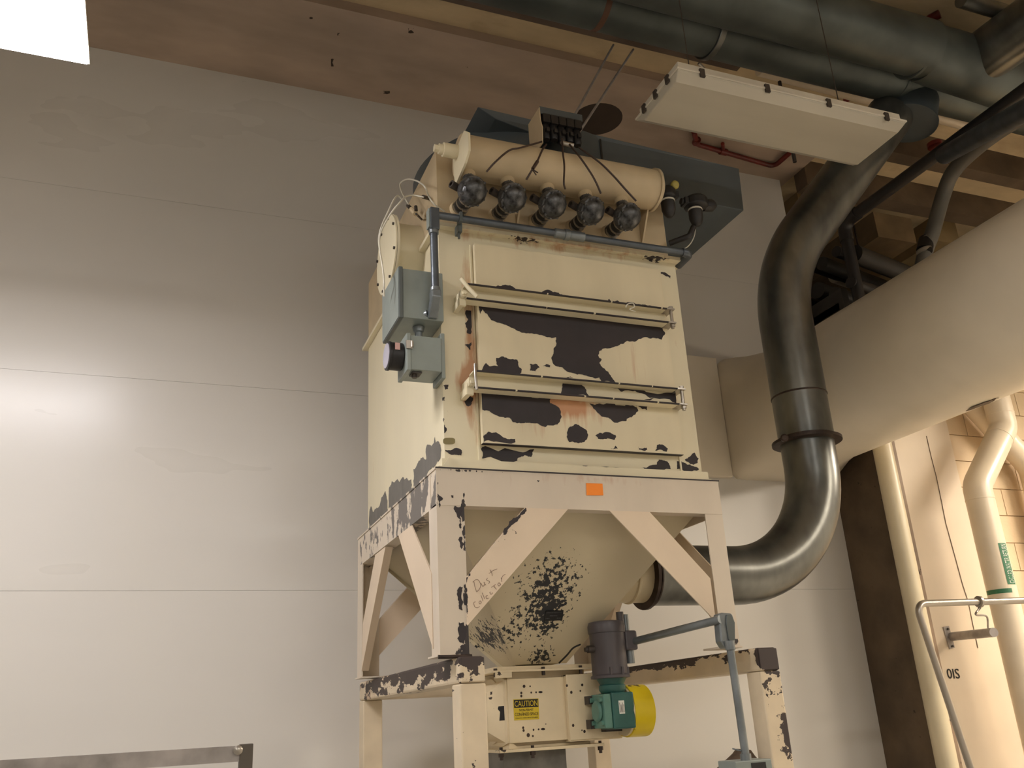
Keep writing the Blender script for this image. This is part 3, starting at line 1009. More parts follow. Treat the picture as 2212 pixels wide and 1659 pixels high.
# stays from the ceiling beam
for i, (q0, q1) in enumerate((((1325, 97), (1222, 268)), ((1368, 107), (1250, 286)))):
    a = at(1, .57, *q0)
    c = at(1, -.03, *q1)
    c.z = min(c.z, 1.70)
    o = E0('steel_stay', m_railm, None, lambda b: b.cyl(a, c, .0065, 10), smooth=50)
    tag(o, ('left' if i == 0 else 'right') + ' thin steel stay rising from the pilot valve box to the ceiling beam', 'rod', 'stays above the pilot valve box')

# filter regulators to the right of the tank
for i, (cx_, cy_, bx, by, r1) in enumerate(((1440, 420, 1447, 470, .045), (1503, 440, 1499, 498, .06))):
    lab = ('black filter regulator with a yellow knob next to the air tank end' if i == 0 else 'larger black lubricator with white ring, rightmost beside the air tank')
    t = thing('air_regulator', lab, 'regulator', at(1, -.06, cx_, cy_), 'regulators beside the air tank')
    c = at(1, -.06, cx_, cy_)
    e = at(1, -.06, bx, by)
    E0('body', m_black, t, lambda b: (b.lathe([(r1 * .7, -.03), (r1, -.02), (r1, .018), (r1 * .8, .03), (r1 * .5, .035)], c, (0, 0, 1), 18), b.box(c.x - r1 * 1.25, c.x + r1 * 1.25, c.y - .025, c.y + .025, c.z - .02, c.z + .015)), smooth=40, bevel=.003)
    E0('bowl', m_blackp, t, lambda b: b.lathe([(.034, 0), (.034, .06), (.026, .085), (.012, .10)], (c.x + (e.x - c.x) * .3, c.y, c.z - .028), (0, 0, -1), 18), smooth=50)
    E0('bowl_ring', m_whitet, t, lambda b: b.lathe([(.036, 0), (.036, .008)], (c.x + (e.x - c.x) * .3, c.y, c.z - .036), (0, 0, -1), 18), smooth=40)
    E0('nipple', m_blackp, t, lambda b: b.cyl((c.x - (.085 if i else .06), c.y, c.z), (c.x + .03, c.y, c.z), .016, 12), smooth=40)
    if i == 0:
        E0('knob', m_knob, t, lambda b: b.lathe([(.020, 0), (.022, .012), (.018, .020), (.008, .024)], (c.x + .035, c.y - .02, c.z + .045), (0, -1, -.3), 18), smooth=50)
    else:
        E0('supply_pipe', m_blackp, t, lambda b: b.tube(fillet([(e.x, c.y, e.z + .02), (e.x - .03, c.y, e.z - .035), at(1, .01, 1446, 526)], .02, 5), .014, 12), smooth=50)
        E0('side_boss', m_blackp, t, lambda b: b.lathe([(.028, 0), (.032, .05), (.02, .07)], (c.x + .04, c.y, c.z - .005), (1, 0, .2), 14), smooth=50)
wt = E0('white_drain_tube', m_whitet, None, lambda b: b.tube(spline([at(1, -.05, *q) for q in ((1502, 496), (1499, 512), (1490, 528), (1478, 537), (1460, 539), (1444, 535))], 6), .0028, 8), smooth=60)
tag(wt, 'thin white tube curling from the regulator bowl to the plenum corner', 'tube')

# ---- left side boxes, gauge, conduits
cb_ = thing('control_box', 'larger grey green electrical box on the left side of the collector', 'electrical box', (-.05, .12, .62))
E0('box_body', m_gbox, cb_, lambda b: b.box(-.128, .047, -.012, .262, .625, .850), bevel=.003)
E0('box_lid', m_gboxd, cb_, lambda b: b.box(-.146, -.128, -.018, .268, .620, .856), bevel=.003)
E0('lid_face', m_gbox, cb_, lambda b: b.box(-.149, -.146, -.014, .264, .624, .852), bevel=.002)
E0('hub_fitting', m_conduit, cb_, lambda b: b.lathe([(.026, 0), (.022, .02), (.016, .024), (.016, .075)], (-.04, .07, .622), (0, 0, -1), 16), smooth=40)
gb = thing('gauge_box', 'small grey box with a round pressure gauge on the collector side', 'pressure gauge', (-.05, .07, .39))
E0('box_body', m_gbox, gb, lambda b: b.box(-.100, .030, -.020, .120, .395, .545), bevel=.003)
E0('box_lid', m_gbox, gb, lambda b: b.box(-.118, -.100, -.026, .126, .389, .551), bevel=.003)
E0('mounting_flange', m_gbox, gb, lambda b: b.box(.030, .047, -.015, .115, .37, .57), bevel=.003)
E0('lid_latch', m_steel, gb, lambda b: (b.box(-.122, -.095, -.034, -.026, .480, .515), b.cyl((-.098, -.036, .485), (-.098, -.036, .51), .006, 10)), smooth=40)
gg = E0('gauge', m_black, gb, lambda b: b.lathe([(.055, 0), (.058, .004), (.058, .05), (.061, .052), (.061, .062), (.052, .064)], (-.118, .055, .475), (-1, 0, 0), 32), smooth=35)
E0('dial', m_glass, gg, lambda b: b.lathe([(.052, .064), (.052, .066)], (-.118, .055, .475), (-1, 0, 0), 32))
E0('dial_label', mat('pink_label', srgb(214, 170, 160), .5), gg, lambda b: b.box(-.160, -.140, -.004, -.002, .482, .512))
E0('cable_gland', m_clip, gb, lambda b: (b.lathe([(.012, 0), (.012, .02)], (-.075, .02, .395), (0, 0, -1), 8), b.box(-.09, -.05, -.005, .045, .388, .393)))

# vertical conduit with two conduit bodies and the long horizontal run
cn = thing('conduit_run', 'grey conduit along the top of the door bending down the front left corner', 'conduit', (0, -.05, .7))
vtx = at(1, -.06, 935, 495)
E0('conduit_body', m_dcond, cn, lambda b: b.box(-.022, .018, -.085, -.040, 1.02, 1.125), bevel=.004)
E0('body_cover', m_gbox, cn, lambda b: b.box(-.030, -.022, -.080, -.045, 1.028, 1.118), bevel=.002)
E0('vertical_pipe', m_dcond, cn, lambda b: b.cyl((-.003, -.062, .74), (-.003, -.062, 1.03), .0165, 18), smooth=40)
E0('coupling', m_conduit, cn, lambda b: (b.lathe([(.021, 0), (.021, .035)], (-.003, -.062, .715), (0, 0, 1), 18), b.lathe([(.021, 0), (.021, .02)], (-.003, -.062, 1.005), (0, 0, 1), 18)), smooth=40)
E0('lower_conduit_body', m_conduit, cn, lambda b: b.prism([(-.023, -.085, .735), (-.023, -.085, .700), (-.023, -.02, .628), (-.023, .005, .640), (-.023, -.038, .70), (-.023, -.038, .735)], (.040, 0, 0)), bevel=.005)
E0('nipple', m_conduit, cn, lambda b: b.cyl((-.02, -.01, .655), (-.055, .03, .645), .017, 14), smooth=40)
E0('horizontal_pipe', m_dcond, cn, lambda b: b.cyl((.0, -.062, 1.100), (1.235, -.062, 1.100), .0165, 18), smooth=40)
E0('coupling', m_conduit, cn, lambda b: b.lathe([(.016, 0), (.022, .006), (.022, .05), (.026, .052), (.026, .075), (.022, .078), (.022, .15), (.016, .156)], (.56, -.062, 1.10), (1, 0, 0), 18), smooth=40)
E0('pipe_strap', m_gboxd, cn, lambda b: (b.box(.110, .122, -.085, -.04, 1.075, 1.122), b.box(.112, .130, -.05, .0, 1.045, 1.085), b.cyl((.12, -.03, 1.02), (.12, -.03, 1.05), .006, 8)))
E0('end_elbow', m_dcond, cn, lambda b: b.tube(fillet([(1.23, -.062, 1.10), (1.275, -.062, 1.10), (1.275, .05, 1.095)], .03, 6), .021, 16), smooth=50)

# white sensing tubes with tee
t1 = [(882, 441), (868, 415), (864, 398), (872, 390), (884, 387), (903, 392), (918, 404), (926, 424), (940, 443), (958, 454)]
t2 = [(915, 426), (895, 422), (878, 424), (866, 435), (845, 460), (828, 490), (820, 512), (821, 545), (828, 590), (829, 640)]
t3 = [(868, 430), (859, 423), (850, 433), (838, 458), (824, 490), (818, 520), (824, 560), (829, 600), (830, 640)]
for i, (q, dep) in enumerate(((t1, [-.09] * 8 + [-.03, .0]), (t2, [-.005, -.04, -.08, -.12, -.16, -.18, -.19, -.20, -.20, -.18]), (t3, [-.08, -.10, -.13, -.16, -.175, -.185, -.19, -.20, -.195, -.17]))):
    pts = [at(0, dep[k], *q[k]) for k in range(len(q))]
    if i == 0:
        pts = [at(0, -.04, *p) for p in q[:7]] + [at(1, -.01, 926, 424), at(1, -.005, 940, 443), at(1, .01, 960, 456)]
    o = E0('sensing_tube', m_whitet, None, lambda b: b.tube(spline(pts, 6), .0038, 8), smooth=60)
    tag(o, ('white tube looping highest above the round blank port', 'white tube from the black push fitting down past the round port', 'white tube running down the outer edge of the round port')[i], 'tube', 'white sensing tubes by the blank port')
p0, p1 = at(0, -.02, 889, 452), at(0, -.02, 898, 462)
tf = thing('tube_tee', 'small dark tee fitting with pale body joining the white tubes', 'fitting', p0)
E0('fitting_body', m_head, tf, lambda b: b.cyl(p0, p1, .012, 8), smooth=40)
E0('push_end', m_clip, tf, lambda b: (b.cyl(at(0, -.02, 881, 444), at(0, -.02, 886, 449), .009, 10), b.cyl(at(0, -.02, 899, 455), at(0, -.02, 898, 446), .008, 10), b.tube([at(0, -.02, 899, 462), at(0, .04, 911, 474)], .005, 8)), smooth=40)
pf = tag(E0('push_fitting', m_clip, None, lambda b: (b.cyl(at(0, .0, 914, 425), at(0, .045, 925, 428), .009, 10)), smooth=40), 'tiny black push fitting on the plenum side at the tube end', 'fitting')

# ================================================================ SUPPORT STAND
st = thing('support_stand', 'cream square tube stand with heavily chipped paint carrying the collector', 'steel stand', (.75, .8, FLOOR))
SX0, SX1, SY0, SY1, SZ0, SZ1 = .055, 1.345, -.05, 1.65, -.812, -.719
TW = .100
for x in (SX0, SX1):
    E0('side_tube', m_stand, st, lambda b: b.box(x, x + TW, SY0 + .004, SY1, SZ0, SZ1), bevel=.010)
    E0('end_cap', m_stand, st, lambda b: b.box(x + .004, x + TW - .004, SY0 - .001, SY0 + .006, SZ0 + .004, SZ1 - .004), bevel=.008)
    for y in (SY0, SY1 - TW):
        E0('post', m_stand, st, lambda b: b.box(x, x + TW, y + .003, y + TW, FLOOR + .008, SZ0 - .001), bevel=.006)
        E0('foot_plate', m_stand, st, lambda b: b.box(x - .03, x + TW + .03, y - .03, y + TW + .03, FLOOR, FLOOR + .008))
E0('cross_tube', m_stand, st, lambda b: b.box(SX0 + TW, SX1, SY1 - TW, SY1, SZ0, SZ1 - .005), bevel=.008)
E0('weld_bead', m_galvr, st, lambda b: b.tube(spline([(-.01, -.004, -.716), (.03, -.008, -.717), (.08, -.006, -.716), (.118, -.006, -.716)], 4), .007, 8), smooth=60)

# ================================================================ ROTARY AIRLOCK
al = thing('rotary_airlock', 'cream rotary airlock valve under the hopper with a caution label', 'airlock valve', (.65, .7, -1.06))
E0('top_flange', m_lock, al, lambda b: (b.box(.385, .915, .50, .90, -.752, -.744), b.box(.405, .895, .52, .88, -.744, -.728), b.box(.395, .47, .50, .52, -.775, -.752)), bevel=.001)
E0('valve_body', m_lock, al, lambda b: (b.lathe([(.135, 0), (.135, .40)], (.44, .70, -.905), (1, 0, 0), 32), b.box(.47, .84, .56, .84, -1.055, -.752)), smooth=35)


def end_cover(b):
    b.prism([(.455, .53, -.782), (.455, .53, -1.036), (.455, .60, -1.05), (.455, .80, -1.05), (.455, .87, -.97), (.455, .87, -.84), (.455, .80, -.775), (.455, .60, -.765)], (-.008, 0, 0))
    # tapered bearing housing standing off the end
    ra = [Vector((.386, y, z)) for y, z in ((.60, -.99), (.80, -.99), (.80, -.83), (.60, -.83))]
    rb = [Vector((.447, y, z)) for y, z in ((.555, -1.035), (.85, -1.035), (.85, -.785), (.555, -.785))]
    b.rings([ra, rb])


E0('end_cover', m_lock, al, end_cover)
q = []
for (px, py) in ((1075, 1526), (1088, 1525), (1089, 1531), (1087, 1536), (1088, 1550), (1091, 1556), (1077, 1557), (1078, 1538), (1074, 1532)):
    p = at(1, .578, px, py)
    p.y = .60 - .7377 * (p.x - .386) - .0015
    q.append(p)
E0('slot', m_black, al, lambda b: b.prism(q, (0, .001, 0)))
fp = E0('front_plate', m_lock, al, lambda b: (b.box(.455, .722, .524, .530, -1.037, -.780), b.box(.455, .462, .53, .56, -1.037, -.780)), bevel=.001)
b = MB()
for (px, py, rw, rh) in ((1126, 1497, 2.2, 3), (1126, 1503.5, 2.2, 3), (1147.5, 1496, 1.8, 2.2), (1158, 1495.5, 1.7, 2.2), (1167.5, 1495, 4.6, 2.4), (1130, 1572, 2.2, 3), (1131, 1578, 2.3, 3), (1152.5, 1576.5, 1.8, 2.4),
                         (1163.5, 1575.5, 1.8, 2.2), (1173, 1575, 4.6, 2.6), (1151, 1590, 2, 2.4), (1132, 1482.5, 3.0, 3.4), (1145, 1482.5, 1.6, 2), (1141, 1588, 3.5, 4.5), (1179, 1564, 1, 1.3)):
    b.rings([[at(1, .524, px + rw * math.cos(t), py + rh * math.sin(t)) + Vector((0, dd, 0)) for t in [2 * PI * k / 12 for k in range(12)]] for dd in (0, -.0008)])
b.done('plate_holes', m_galvr, fp)
# caution label
lb = thing('caution_label', 'yellow and black CAUTION confined space label on the airlock front plate', 'label', at(1, .524, 1136, 1532))


def cl(px, py, d=.0016):
    return at(1, .524, px, py) + Vector((0, -d, 0))


E0('label_sheet', m_ylab, lb, lambda b: b.prism([cl(1108.3, 1511), cl(1163, 1508.6), cl(1164.5, 1553.5), cl(1110.5, 1556.5)], (0, .001, 0)))
E0('header_band', m_blab, lb, lambda b: b.prism([cl(1109.3, 1512.2, .002), cl(1161.7, 1509.6, .002), cl(1162.8, 1527), cl(1110.4, 1529.5)], (0, .0004, 0)))


def lab(txt, x0, y0, x1, y1, hpx, m, nm):
    a, c, e = cl(x0, y0, .0026), cl(x1, y1, .0026), cl(x0 - .1, y0 - hpx, .0026)
    lettering(nm, txt, m, lb, a, c - a, (e - a) - (c - a).normalized() * (e - a).dot((c - a).normalized()), (c - a).length, (e - a).length, .0002)


lab('CAUTION', 1111.5, 1526.8, 1161, 1524.6, 12.3, m_ylab, 'lettering')
lab('NON-PERMIT', 1121.5, 1537, 1152, 1535.5, 5.2, m_blab, 'lettering')
lab('CONFINED SPACE', 1112, 1546.8, 1162.5, 1544.4, 6.6, m_blab, 'lettering')
lab('FOLLOW SAFE PROCEDURES', 1113.5, 1552.8, 1161.5, 1550.4, 2.4, m_blab, 'lettering')
E0('bottom_flange', m_lock, al, lambda b: (b.box(.40, .885, .50, .90, -1.072, -1.060), b.box(.47, .84, .55, .85, -1.060, -1.05), b.prism([(.45, .53, -1.06), (.50, .53, -1.06), (.47, .53, -1.037), (.455, .53, -1.037)], (0, .3, 0))), bevel=.001)
for (x, y) in ((.41, .515), (.55, .51), (.87, .515)):
    E0('bolt', m_galvr, al, lambda b: (b.cyl((x, y, -1.10), (x, y, -1.05), .007, 6), b.cyl((x, y, -1.088), (x, y, -1.073), .012, 6)))
for (x, y) in ((.40, .515), (.62, .508), (.80, .508)):
    E0('bolt', m_galvr, al, lambda b: (b.cyl((x, y, -.770), (x, y, -.735), .008, 6)))
mp_ = E0('motor_plate', m_lock, al, lambda b: (b.box(.722, .975, .497, .503, -1.040, -.772), b.box(.722, .728, .503, .53, -1.040, -.772), b.box(.722, .93, .503, .55, -.778, -.772), b.box(.722, .975, .503, .55, -1.046, -1.040)), bevel=.001)
b = MB()
for (px, py, rr) in ((1224.5, 1481, 2.3), (1257.5, 1479.5, 2.4), (1234, 1495.5, 2.6), (1253.5, 1492.5, 1.6), (1238, 1567, 2.6), (1262.5, 1580, 2.6), (1257, 1577.5, 1.3)):
    b.rings([[at(1, .497, px + rr * math.cos(t), py + rr * 1.3 * math.sin(t)) + Vector((0, dd, 0)) for t in [2 * PI * k / 12 for k in range(12)]] for dd in (0, -.0008)])
b.done('plate_holes', m_galvr, mp_)
gd = E0('chain_guard', m_yellow, al, lambda b: None) if False else None
b = MB()
gy0, gy1, gz, gr = .445, .74, -.935, .108
ring = []
for k in range(21):
    a = PI / 2 + PI * k / 20
    ring.append((gy0 + gr * math.cos(a), gz + gr * math.sin(a)))
for k in range(9):
    a = -PI / 2 + PI * k / 8
    ring.append((gy1 + .07 * math.cos(a), gz + .07 * math.sin(a)))
b.rings([[Vector((x, y, z)) for y, z in ring] for x in (.965, 1.062)])
b.done('chain_guard', m_yellow, al, smooth=35, bevel=.002)
E0('guard_plate', m_lock, al, lambda b: b.rings([[Vector((x, gy0 + (y - gy0) * .94, gz + (z - gz) * .94)) for y, z in ring] for x in (.955, .966)]))
# grey chute under it
ch = tag(E0('sheet_chute', mat('grey_sheet_chute', srgb(120, 116, 108), .5, metal=.4, grime=.25, gscale=7), None, lambda b: (b.box(.435, .725, .56, .84, -1.60, -1.073), b.box(.455, .70, .58, .82, FLOOR, -1.60)), bevel=.002),
         'grey galvanised chute dropping from the airlock bottom flange', 'chute')

# ================================================================ GEAR MOTOR
MX, MY = .892, .405
gm_ = thing('gear_motor', 'dark grey vertical motor on a teal gearbox beside the airlock', 'motor', (MX, MY, -1.0))
E0('motor_body', m_motor, gm_, lambda b: b.lathe([(.070, 0), (.0855, .002), (.0855, .012), (.078, .018), (.078, .19), (.082, .192), (.083, .222), (.078, .238), (.060, .243)], (MX, MY, -.800), (0, 0, 1), 40), smooth=35)
for a in (-2.0, -1.3, -.7, .2):
    E0('frame_rib', m_motor, gm_, lambda b: b.box(MX + .078 * math.cos(a) - .004, MX + .078 * math.cos(a) + .006, MY + .078 * math.sin(a) - .005, MY + .078 * math.sin(a) + .005, -.795, -.755))
E0('terminal_box', m_motor, gm_, lambda b: b.box(MX + .065, MX + .125, MY - .05, MY + .04, -.685, -.602), bevel=.008)
E0('cable_gland', m_conduit, gm_, lambda b: (b.cyl((MX + .100, MY - .01, -.74), (MX + .100, MY - .01, -.68), .019, 14), b.cyl((MX + .115, MY + .01, -.715), (MX + .115, MY + .01, -.68), .014, 12)), smooth=40)
E0('cable_gland', m_motor, gm_, lambda b: b.cyl((MX + .084, MY + .02, -.60), (MX + .084, MY + .02, -.515), .017, 14), smooth=40)
E0('cable_gland', m_conduit, gm_, lambda b: b.cyl((MX + .116, MY + .03, -.60), (MX + .116, MY + .03, -.525), .014, 14), smooth=40)
E0('side_gland', m_clip, gm_, lambda b: (b.cyl((MX - .105, MY - .01, -.675), (MX - .07, MY - .01, -.675), .016, 12), b.cyl((MX - .118, MY - .01, -.677), (MX - .10, MY - .01, -.676), .010, 10)), smooth=40)
E0('gearbox_neck', m_teal, gm_, lambda b: b.lathe([(.050, 0), (.058, .012), (.058, .030), (.052, .034), (.060, .050), (.066, .058)], (MX + .004, MY, -.858), (0, 0, 1), 28), smooth=35)
gbx = E0('gearbox', m_teal, gm_, lambda b: (b.box(MX - .035, MX + .072, MY - .062, MY + .07, -1.005, -.858), b.cyl((MX + .02, MY, -.93), (MX + .085, MY, -.93), .05, 24)), bevel=.007)
E0('gearbox_cover', m_teall, gm_, lambda b: (b.box(MX - .072, MX - .035, MY - .058, MY + .068, -1.0, -.862), b.lathe([(.045, 0), (.043, .012), (.034, .015)], (MX - .072, MY, -.93), (-1, -.0, 0), 28)), bevel=.006)
for (dy, dz) in ((-.04, -.885), (-.04, -.978), (.045, -.885), (.045, -.978)):
    E0('cover_bolt', m_teall, gm_, lambda b: b.cyl((MX - .084, MY + dy, dz), (MX - .07, MY + dy, dz), .010, 6))
E0('gearbox_foot', m_clip, gm_, lambda b: (b.box(MX - .09, MX - .03, MY + .05, .497, -.90, -.866), b.box(MX - .09, MX - .03, MY + .05, .497, -1.00, -.962), b.box(MX - .02, MX + .06, MY + .05, .497, -1.015, -.995)))
E0('rating_label', m_wlab, gm_, lambda b: b.box(MX - .004, MX + .022, MY - .064, MY - .062, -.945, -.892))
E0('label_print', m_clip, gm_, lambda b: [b.box(MX - .001 + .006 * k, MX + .0012 + .006 * k, MY - .0646, MY - .0638, -.94, -.90 - .008 * (k % 2)) for k in range(4)])
ml = tag(E0('motor_lead', m_black, None, lambda b: b.tube(spline([at(1, .39, 1254, 1392), at(1, .42, 1238, 1400), at(1, .48, 1225, 1415), at(1, .53, 1208, 1432)], 6), .004, 8), smooth=60),
         'thin black cable from the motor side gland toward the hopper outlet', 'cable')
# conduit that feeds the motor
fc = thing('motor_conduit', 'grey conduit rising beside the right leg and crossing to the motor', 'conduit', (1.2, -.12, -1.2))
pA, pB = at(1, .36, 1372, 1385), at(1, -.10, 1556, 1338)
pC, pD = at(1, -.115, 1576, 1390), at(1, -.115, 1610, 1628)
E0('cross_pipe', m_conduit, fc, lambda b: b.cyl(pA, pB, .0165, 18), smooth=40)
q = [at(1, -.10, *p) for p in ((1553, 1326), (1561, 1323), (1582, 1325), (1588, 1345), (1589, 1385), (1582, 1400), (1567, 1400), (1558, 1385))]
E0('conduit_body', m_conduit, fc, lambda b: b.prism(q, (0, .045, 0)), bevel=.006)
q2 = [at(1, -.106, *p) for p in ((1570, 1328), (1582, 1328), (1588, 1345), (1588.5, 1382), (1581, 1392), (1574, 1380), (1569, 1345))]
E0('body_cover', m_gboxd, fc, lambda b: b.prism(q2, (0, .006, 0)), bevel=.003)
E0('vertical_pipe', m_conduit, fc, lambda b: b.cyl(pC, pD, .0155, 18), smooth=40)
E0('coupling', m_conduit, fc, lambda b: b.cyl(pC + (pC - pD).normalized() * .01, pC + (pD - pC).normalized() * .025, .02, 18), smooth=40)
E0('coupling', m_conduit, fc, lambda b: b.cyl(pD, pD + Vector((0, 0, -.04)), .021, 18), smooth=40)
ds = thing('disconnect_switch', 'grey green switch box with dark window at the conduit foot', 'switch box', at(1, -.1, 1625, 1660))
a = at(1, -.14, 1588, 1645)
E0('box_body', m_gbox, ds, lambda b: b.box(a.x, a.x + .165, -.14, -.02, a.z - .25, a.z), bevel=.004)
E0('window', m_black, ds, lambda b: b.box(a.x + .07, a.x + .135, -.1425, -.138, a.z - .06, a.z - .010))
cone = tag(E0('brown_hood', mat('brown_metal_hood', srgb(112, 92, 74), .55, metal=.3, grime=.3, gscale=9), None,
              lambda b: b.lathe([(.030, 0), (.045, .02), (.16, .13), (.165, .17)], at(1, .05, 1606, 1619), (-.15, 0, -1), 24), smooth=40),
           'scuffed brown metal cone behind the conduit foot at the bottom edge', 'hood')
wt2 = tag(E0('wire_stub', m_conduit, None, lambda b: b.tube(spline([at(1, -.11, 1582, 1617), at(1, -.12, 1592, 1620), at(1, -.11, 1604, 1622)], 4), .003, 6)), 'short grey wire end poking out above the switch box', 'wire')

# ================================================================ GALVANISED DUCT
gdt = thing('galvanised_duct', 'galvanised steel duct curving up from the hopper and bending overhead', 'duct', (2.43, .7, -.3))
DX, DY, DR = 2.43, .70, .157
E0('lower_elbow', m_galv, gdt, lambda b: b.tube(fillet([(1.29, DY, -.305), (DX, DY, -.305), (DX, DY, .445)], .62, 22), .150, 40), smooth=40)
E0('joint_flange', m_galvr, gdt, lambda b: (b.lathe([(.157, -.012), (.195, -.010), (.195, .006), (.165, .010), (.165, .022)], (DX, DY, .455), (0, 0, 1), 44)), smooth=35)
E0('flange_clamp', m_galvr, gdt, lambda b: b.lathe([(.020, 0), (.022, .03), (.014, .034)], (DX - .195, DY - .05, .445), (-.6, -.8, 0), 12))
E0('straight_sleeve', m_galv, gdt, lambda b: b.lathe([(.156, 0), (.156, .26)], (DX, DY, .465), (0, 0, 1), 44), smooth=35)
E0('sleeve_joint', m_galvr, gdt, lambda b: b.lathe([(.157, 0), (.160, .003), (.160, .008), (.157, .011)], (DX, DY, .722), (0, 0, 1), 44), smooth=35)
E0('upper_elbow', m_galv, gdt, lambda b: b.tube(fillet([(DX, DY, .725), (DX, DY, 1.56), (3.42, .48, 2.76)], 1.0, 22), .157, 40), smooth=40)
E0('inlet_ring', m_galvr, gdt, lambda b: (b.lathe([(.137, 0), (.170, .004), (.170, .020), (.150, .026)], (1.262, DY, -.305), (1, 0, 0), 40), b.lathe([(.152, .03), (.158, .032), (.158, .04), (.152, .042)], (1.262, DY, -.305), (1, 0, 0), 40)), smooth=35)

# ================================================================ WHITE JACKETED DUCT
wd = thing('insulated_duct', 'wide white insulated duct running from the back wall toward the right', 'duct', (3.22, 1.9, 1.03))


def whiteduct(b):
    rs = []
    n = 48
    cx_, cz_ = 3.225, 1.027
    for (y, e, r, hw, hh) in ((YW - .0005, 0, .46, .460, .455), (YW - .05, 0, .46, .460, .455), (YW - .16, .25, .46, .460, .455), (YW - .34, .7, .455, .46, .455), (YW - .55, 1, .45, .45, .45), (.6, 1, .45, .45, .45), (-1.2, 1, .45, .45, .45), (-4.0, 1, .45, .45, .45)):
        ring = []
        for k in range(n):
            a = 2 * PI * k / n + PI / n
            c, s_ = math.cos(a), math.sin(a)
            m_ = max(abs(c), abs(s_))
            sq = Vector((c / m_ * hw, s_ / m_ * hh))
            # bevelled square
            l1 = abs(sq.x / hw) + abs(sq.y / hh)
            if l1 > 1.86:
                sq *= 1.86 / l1
            ci = Vector((c * r, s_ * r))
            v = sq.lerp(ci, e)
            ring.append(Vector((cx_ + v.x, y, cz_ + v.y)))
        rs.append(ring)
    b.rings(rs)


E0('jacket', m_pvc, wd, whiteduct, smooth=40)
E0('wall_plenum', m_pvc, wd, lambda b: b.box(1.7, 2.762, YW - .05, YW, .575, 1.483), bevel=.003)
pth = at(1, 1.0, 0, 0)
# torn spot in the jacket's underside
tc_ = Vector((3.225 + .45 * math.cos(-1.46), .19, 1.027 + .45 * math.sin(-1.46)))
b = MB()
n1 = Vector((math.cos(-1.46), 0, math.sin(-1.46)))
t1_ = Vector((-n1.z, 0, n1.x))
out = []
for (u, v) in ((-.10, 0), (-.05, .02), (.0, .035), (.06, .02), (.13, .0), (.06, -.03), (0, -.025), (-.05, -.015)):
    out.append(tc_ + n1 * .003 + Vector((0, u, 0)) + t1_ * v)
b.prism(ragged(out, .1, 1), n1 * .002)
b.done('jacket_tear', m_brown, wd)

# ================================================================ WHITE PIPES on the right
vp = tag(E0('cream_downpipe', mat('cream_pipe', srgb(214, 200, 168), .35, grime=.05), None, lambda b: b.cyl((3.665, 1.385, FLOOR), (3.665, 1.385, 1.2), .066, 32), smooth=40),
         'straight cream downpipe standing in front of the dark column side', 'pipe')
PY = 1.15
q = [at(1, PY, *p) for p in ((2172, 780), (2168, 925), (2106, 1052), (2142, 1250), (2204, 1560))]
for p in q:
    p.y = PY
q[2].x, q[2].z = at(1, PY, 2110, 1050).x, at(1, PY, 2110, 1050).z
q[3] = Vector((q[2].x, PY, -1.0))
q = [Vector((q[1].x, PY, q[1].z + .7)), q[1], q[2], Vector((q[2].x, PY, FLOOR))]
cw = thing('chilled_water_pipe', 'thick white wrapped pipe with a kink and a green chilled water label', 'pipe', (q[3].x, PY, FLOOR))
CR = .092
E0('pipe_run', m_pipe, cw, lambda b: b.tube(fillet(q, .12, 6), CR, 32), smooth=40)
for (i, t) in ((1, .14), (2, -.12)):
    pass
for c, d in ((q[1] + Vector((0, 0, .10)), Vector((0, 0, 1))), (q[1] + (q[2] - q[1]).normalized() * .1, (q[2] - q[1])), (q[2] + Vector((0, 0, -.10)), Vector((0, 0, 1)))):
    E0('wrap_joint', m_pipe, cw, lambda b: b.lathe([(CR, 0), (CR + .0022, .001), (CR + .0022, .008), (CR, .009)], c, d, 32), smooth=40)
PX = q[3].x


def cylmap(u0, z0, R_):
    """letters wrapped on the vertical pipe, reading upward"""
    def f(a, b_, c):
        th = u0 - b_ / R_
        rr = R_ + .0016 + c
        return Vector((PX + rr * math.cos(th), PY + rr * math.sin(th), z0 + a))
    return f


def band(b, th0, th1, z0, z1, R_, th=.001, n=10):
    A = []
    for z in (z0, z1):
        A.append([Vector((PX + R_ * math.cos(th0 + (th1 - th0) * k / n), PY + R_ * math.sin(th0 + (th1 - th0) * k / n), z)) for k in range(n + 1)])
    for k in range(n):
        b.face([A[0][k], A[0][k + 1], A[1][k + 1], A[1][k]])


tl0, tl1 = -1.95, -1.22      # angles of the vertical label
zl = at(1, PY - CR, 2195, 1262).z
zh = at(1, PY - CR, 2170, 1173).z
gl = E0('green_label', m_green, cw, lambda b: band(b, tl0, tl1, zl, zh, CR + .0008))
lettering('lettering', 'CHILLED WATER RETURN', m_wlab, gl, (0, 0, 0), (0, 0, 1), (1, 0, 0), abs(zh - zl) * .95, CR * (tl1 - tl0) * .62, .0002,
          warp=lambda a, b_, c: Vector((PX + (CR + .002 + c) * math.cos(tl1 - .12 - b_ / CR), PY + (CR + .002 + c) * math.sin(tl1 - .12 - b_ / CR), zl + .008 + a)) if False else
          Vector((PX + (CR + .002 + c) * math.cos(tl1 - .10 - b_ / CR), PY + (CR + .002 + c) * math.sin(tl1 - .10 - b_ / CR), zl + abs(zh - zl) * .025 + a)))
zb_ = at(1, PY - CR, 2150, 1275).z
E0('green_band', mat('green_tape', srgb(52, 112, 76), .5, grime=.1, chips=dict(col=srgb(190, 200, 180), scale=60, thr=.68)), cw, lambda b: band(b, -3.8, -1.75, zb_ - .014, zb_ + .014, CR + .0008, n=16))
q = [Vector((0, 0, 0))]
a0, a1, a2 = at(1, 1.33, 2080, 850), at(1, 1.33, 2152, 935), at(1, 1.33, 2226, 1010)
